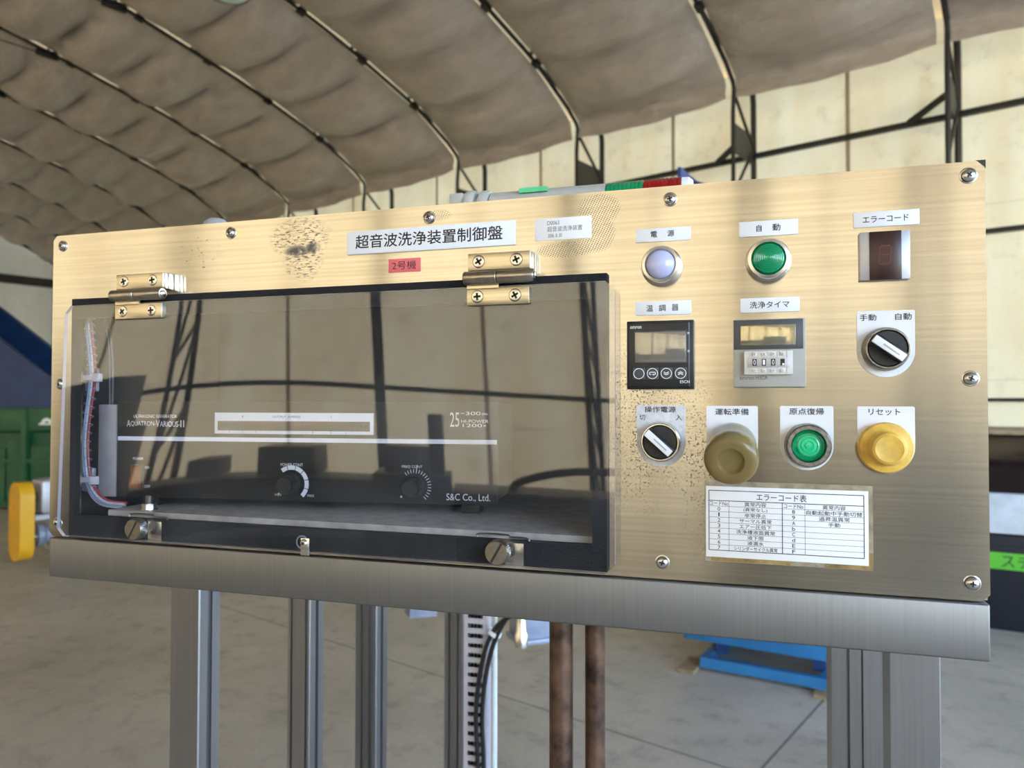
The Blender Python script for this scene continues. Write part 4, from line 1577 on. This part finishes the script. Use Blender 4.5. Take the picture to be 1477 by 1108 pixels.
for nm, x0, x1, lab in (('timber_block', -.09, .0, 'timber packing block under the blue skid corner by the rusty pipes'), ('timber_block', .58, .70, 'packing block under the blue skid corner beside the wide post')):
    b = MB()
    b.box(x0, x1, -.10, .12, 0, .0178)
    o = b.build(nm, M['wood'], smooth=0)
    o.location = BX
    o.rotation_euler = (0, 0, math.atan2(bd.y, bd.x))
    if x0 < 0:
        o.location = BX + Vector((0, 0, 0)) - bd * .01
    tag(o, lab, 'timber block')

# dark machine with a white band, beyond the end of the panel
DMX = Vector((2.02, 4.90, 0))
DM = thing('dark_machine', 'navy black machine with a white band and green tape label', 'machine', DMX, R(-14))
b = MB()
b.box(0, 2.2, 0, .9, .0, .60, .008)
b.build('body', M['navy'], DM)
b = MB()
b.box(0, 2.2, -.004, .9, .61, .862, .004)
b.build('white_band', M['palewhite'], DM)
b = MB()
b.box(.0, 2.2, .05, .9, .862, 1.235, .004)
b.build('window', M['darkglass'], DM)
b = MB()
b.box(.0, 2.2, .02, .9, 1.236, 1.262)
b.build('top_trim', M['wood'], DM, smooth=0)
b = MB()
b.box(0, 2.2, -.008, .0, .515, .528)
b.build('ledge', M['navy'], DM, smooth=0)
b = MB()
b.box(.10, .95, -.003, -.0005, .385, .490)
lb_ = b.build('tape_label', M['greenlabel'], DM, smooth=0)
tx = TX()
tx.put('スチロール', 215, 640, 400, 475, -.0034, .02)
tx.build('lettering', M['ink'], lb_)

# green container at the far side
GC = thing('green_container', 'large green steel container standing below the blue chute', 'container', (-8.06, 7.04, 0), R(16.9))
b = MB()
b.box(-1.7, 1.2, .0, .8, 1.03, 1.335, .01)
b.box(-1.7, 1.2, .10, .8, .10, 1.02, .01)
b.build('body', M['green'], GC)
for x in (-1.36, -.38, .62):
    b = MB()
    b.box(x, x + .07, -.03, .10, .03, 1.335, .004)
    b.build('rib', M['green'], GC)
for z0, z1 in ((.62, .66), (.03, .10)):
    b = MB()
    b.box(-1.7, 1.2, -.02, .10, z0, z1)
    b.build('rail', M['green'], GC, smooth=0)
for x0, x1, zt in ((-1.28, -.98, .86), (-.93, -.62, .80), (-.60, -.40, .93), (-.29, .1, .84), (.15, .6, .84)):
    b = MB()
    b.box(x0, x1, .03, .10, .10, zt, .004)
    b.build('door_panel', M['green'], GC, smooth=0)
for x in (-1.65, 1.05):
    b = MB()
    b.box(x, x + .1, .1, .75, 0, .10)
    b.build('runner', M['darksteel'], GC, smooth=0)
tx = TX()
for i in range(16):
    t0, t1 = PI * i / 16, PI * (i + 1) / 16
    tx.b.faces.new([tx.b.verts.new((r * math.cos(t), -.004, 1.135 + r * .95 * math.sin(t))) for r, t in ((.030, t0), (.075, t0), (.075, t1), (.030, t1))])
tx.line((-105, 1128), (105, 1128), 22, -.004)
tx.build('emblem', M['print'], GC).location = (-.055, 0, 0)

# blue inclined chute behind the green container
CH = thing('chute', 'deep blue inclined chute rising behind the green container', 'chute', (-10.04, 8.74, 0), R(16.9))
SIDE = [(-4.0, 4.79), (.55, 1.31), (.55, .45), (-1.6, .45), (-4.0, 2.3)]
for y in (0, 1.2):
    b = MB()
    b.prism(SIDE, y, y + .05)
    b.build('side_plate', M['bluedark'], CH, smooth=0)
b = MB()
b.prism([(-4.0, 3.5), (.55, .72), (.55, .66), (-4.0, 3.44)], .05, 1.2)
b.build('trough', M['bluedark'], CH, smooth=0)
for y in (-.06, 1.19):
    b = MB()
    b.prism([(-4.0, 4.87), (.55, 1.39), (.55, 1.31), (-4.0, 4.79)], y, y + .12)
    b.build('top_flange', M['bluedark'], CH, smooth=0)
for x, zt in ((-3.2, 1.75), (.1, .45)):
    for y in (.0, 1.17):
        b = MB()
        b.box(x, x + .08, y, y + .08, 0, zt)
        b.build('leg', M['darksteel'], CH, smooth=0)

# rack with two masts near the far gable
RK = thing('mast_rack', 'dark rack with two upright masts beyond the blue chute', 'rack', (-14.86, 11.53, 0), R(16.9))
for x, zt in ((-.05, 3.05), (.27, 3.15)):
    b = MB()
    b.box(x, x + .09, 0, .12, 0, zt)
    b.build('mast', M['darksteel'], RK, smooth=0)
b = MB()
b.box(-.15, .75, .12, .62, .0, 1.95, .02)
b.build('base_body', M['redpaint'], RK)
b = MB()
b.box(-.05, .36, .03, .08, 2.85, 2.90)
b.build('cross_bar', M['darksteel'], RK, smooth=0)

# geared motor with yellow chain guard
YG = thing('geared_motor', 'grey geared motor with a long yellow chain guard, low on the floor', 'motor', (-5.20, 4.28, 0), R(68))
def stadium(h0, h1, r, n=12):
    pts = []
    for i in range(n + 1):
        t = PI * i / n
        pts.append((r * math.cos(t), h1 + r * math.sin(t)))
    for i in range(n + 1):
        t = PI + PI * i / n
        pts.append((r * math.cos(t), h0 + r * math.sin(t)))
    return pts
b = MB()
pts = stadium(.215, .615, .135)
o_ = [b.b.verts.new((-.06, y, z)) for y, z in pts]
i_ = [b.b.verts.new((.05, y, z)) for y, z in pts]
b.b.faces.new(o_)
b.b.faces.new(i_[::-1])
for k in range(len(pts)):
    b.b.faces.new((o_[k], i_[k], i_[(k + 1) % len(pts)], o_[(k + 1) % len(pts)]))
b.build('chain_guard', M['guard'], YG, smooth=40)
b = MB()
b.box(.10, .26, -.13, .13, .47, .76, .03)
b.lathe([(0, 0), (.10, 0), (.12, .04), (.12, .40), (.08, .42), (0, .42)], (.26, 0, .61), (1, 0, 0), 24)
b.build('gearbox', M['galv'], YG)
b = MB()
b.cyl((.05, 0, .61), (.11, 0, .61), .04, 16)
b.build('motor_shaft', M['darksteel'], YG)
b = MB()
b.cyl((.05, 0, .27), (.42, 0, .27), .036, 16)
b.build('drive_shaft', M['chrome'], YG)
b = MB()
b.lathe([(0, 0), (.10, 0), (.10, .04), (.075, .07), (.075, .14), (0, .14)], (.10, 0, .28), (1, 0, 0), 24)
b.build('bearing', M['bluegrey'], YG)
b = MB()
b.box(.06, .48, -.12, .12, .425, .465)
b.box(.22, .46, -.12, .12, .14, .425)
b.build('bracket', M['galv'], YG, smooth=0)
b = MB()
b.box(.26, .46, -.12, .12, 0, .14)
b.build('stand', M['darksteel'], YG, smooth=0)

# machines across the hall, seen in the clear cover's reflection
def hall(t, wv):
    return P0 + LDIR * t + NDIR * wv
def machine(name, label, cat, t, wv, boxes, group=None):
    o = thing(name, label, cat, hall(t, wv), BZ, group)
    for nm, mat, bx in boxes:
        for q in bx:
            b = MB()
            b.box(*q, .01)
            b.build(nm, M[mat], o)
    return o
machine('lathe', 'long dark workshop lathe reflected low in the clear cover', 'machine', .75, 12.74, [
    ('bed', 'navy', [(-.72, 1.5, 0, .6, .0, .84)]), ('headstock', 'navy', [(-.25, .15, .0, .55, .86, 1.08)]),
    ('tailstock', 'grease', [(.45, .65, .1, .45, .86, 1.0)]), ('chip_tray', 'grease', [(-.6, .7, -.12, -.01, .40, .46)])])
machine('tall_cabinet', 'tall dark switch cabinet reflected near the wires in the clear cover', 'cabinet', 1.90, 12.2, [
    ('body', 'navy', [(-.15, .35, 0, .5, .05, 1.72)]), ('side_box', 'navy', [(-.27, -.15, .05, .4, .05, 1.36)]), ('plinth', 'darksteel', [(-.25, .33, .02, .48, 0, .05)])])
machine('press', 'dark bench press with an upright column reflected in the clear cover', 'machine', -.28, 12.2, [
    ('table', 'navy', [(-.24, .28, 0, .6, .0, .95)]), ('head', 'navy', [(-.10, .20, .1, .4, .95, 1.15)]), ('column', 'navy', [(-.20, -.10, .2, .34, .95, 1.40)])])
machine('conveyor', 'low dark conveyor reflected at the far end of the clear cover', 'conveyor', -1.7, 12.2, [
    ('bed', 'navy', [(-1.1, 1.17, 0, .7, .3, .84)]), ('leg', 'darksteel', [(-1.0, -.9, .1, .6, 0, .30), (.8, .9, .1, .6, 0, .30)])])
machine('dark_container', 'high dark container added for its reflection in the steel beyond the round lamps', 'bin', -3.9, 12.2, [
    ('body', 'navy', [(-.95, .95, 0, 1.1, .12, 1.62)]), ('runner', 'darksteel', [(-.8, -.65, 0, 1.1, 0, .12), (.65, .8, 0, 1.1, 0, .12)])])  # unseen dark container, added to darken the lower reflection in the steel face
t = thing('feed_hose', 'dark hose arching over the conveyor in the clear cover\'s reflection', 'hose', hall(-1.7, 12.4), BZ)
b = MB()
b.tube([(.78, 0, .84), (.70, 0, .93), (.35, 0, 1.02), (-.2, 0, 1.03), (-.7, 0, .98), (-.95, 0, .84)], .03, 10, 5)
b.build('hose', M['cable'], t)
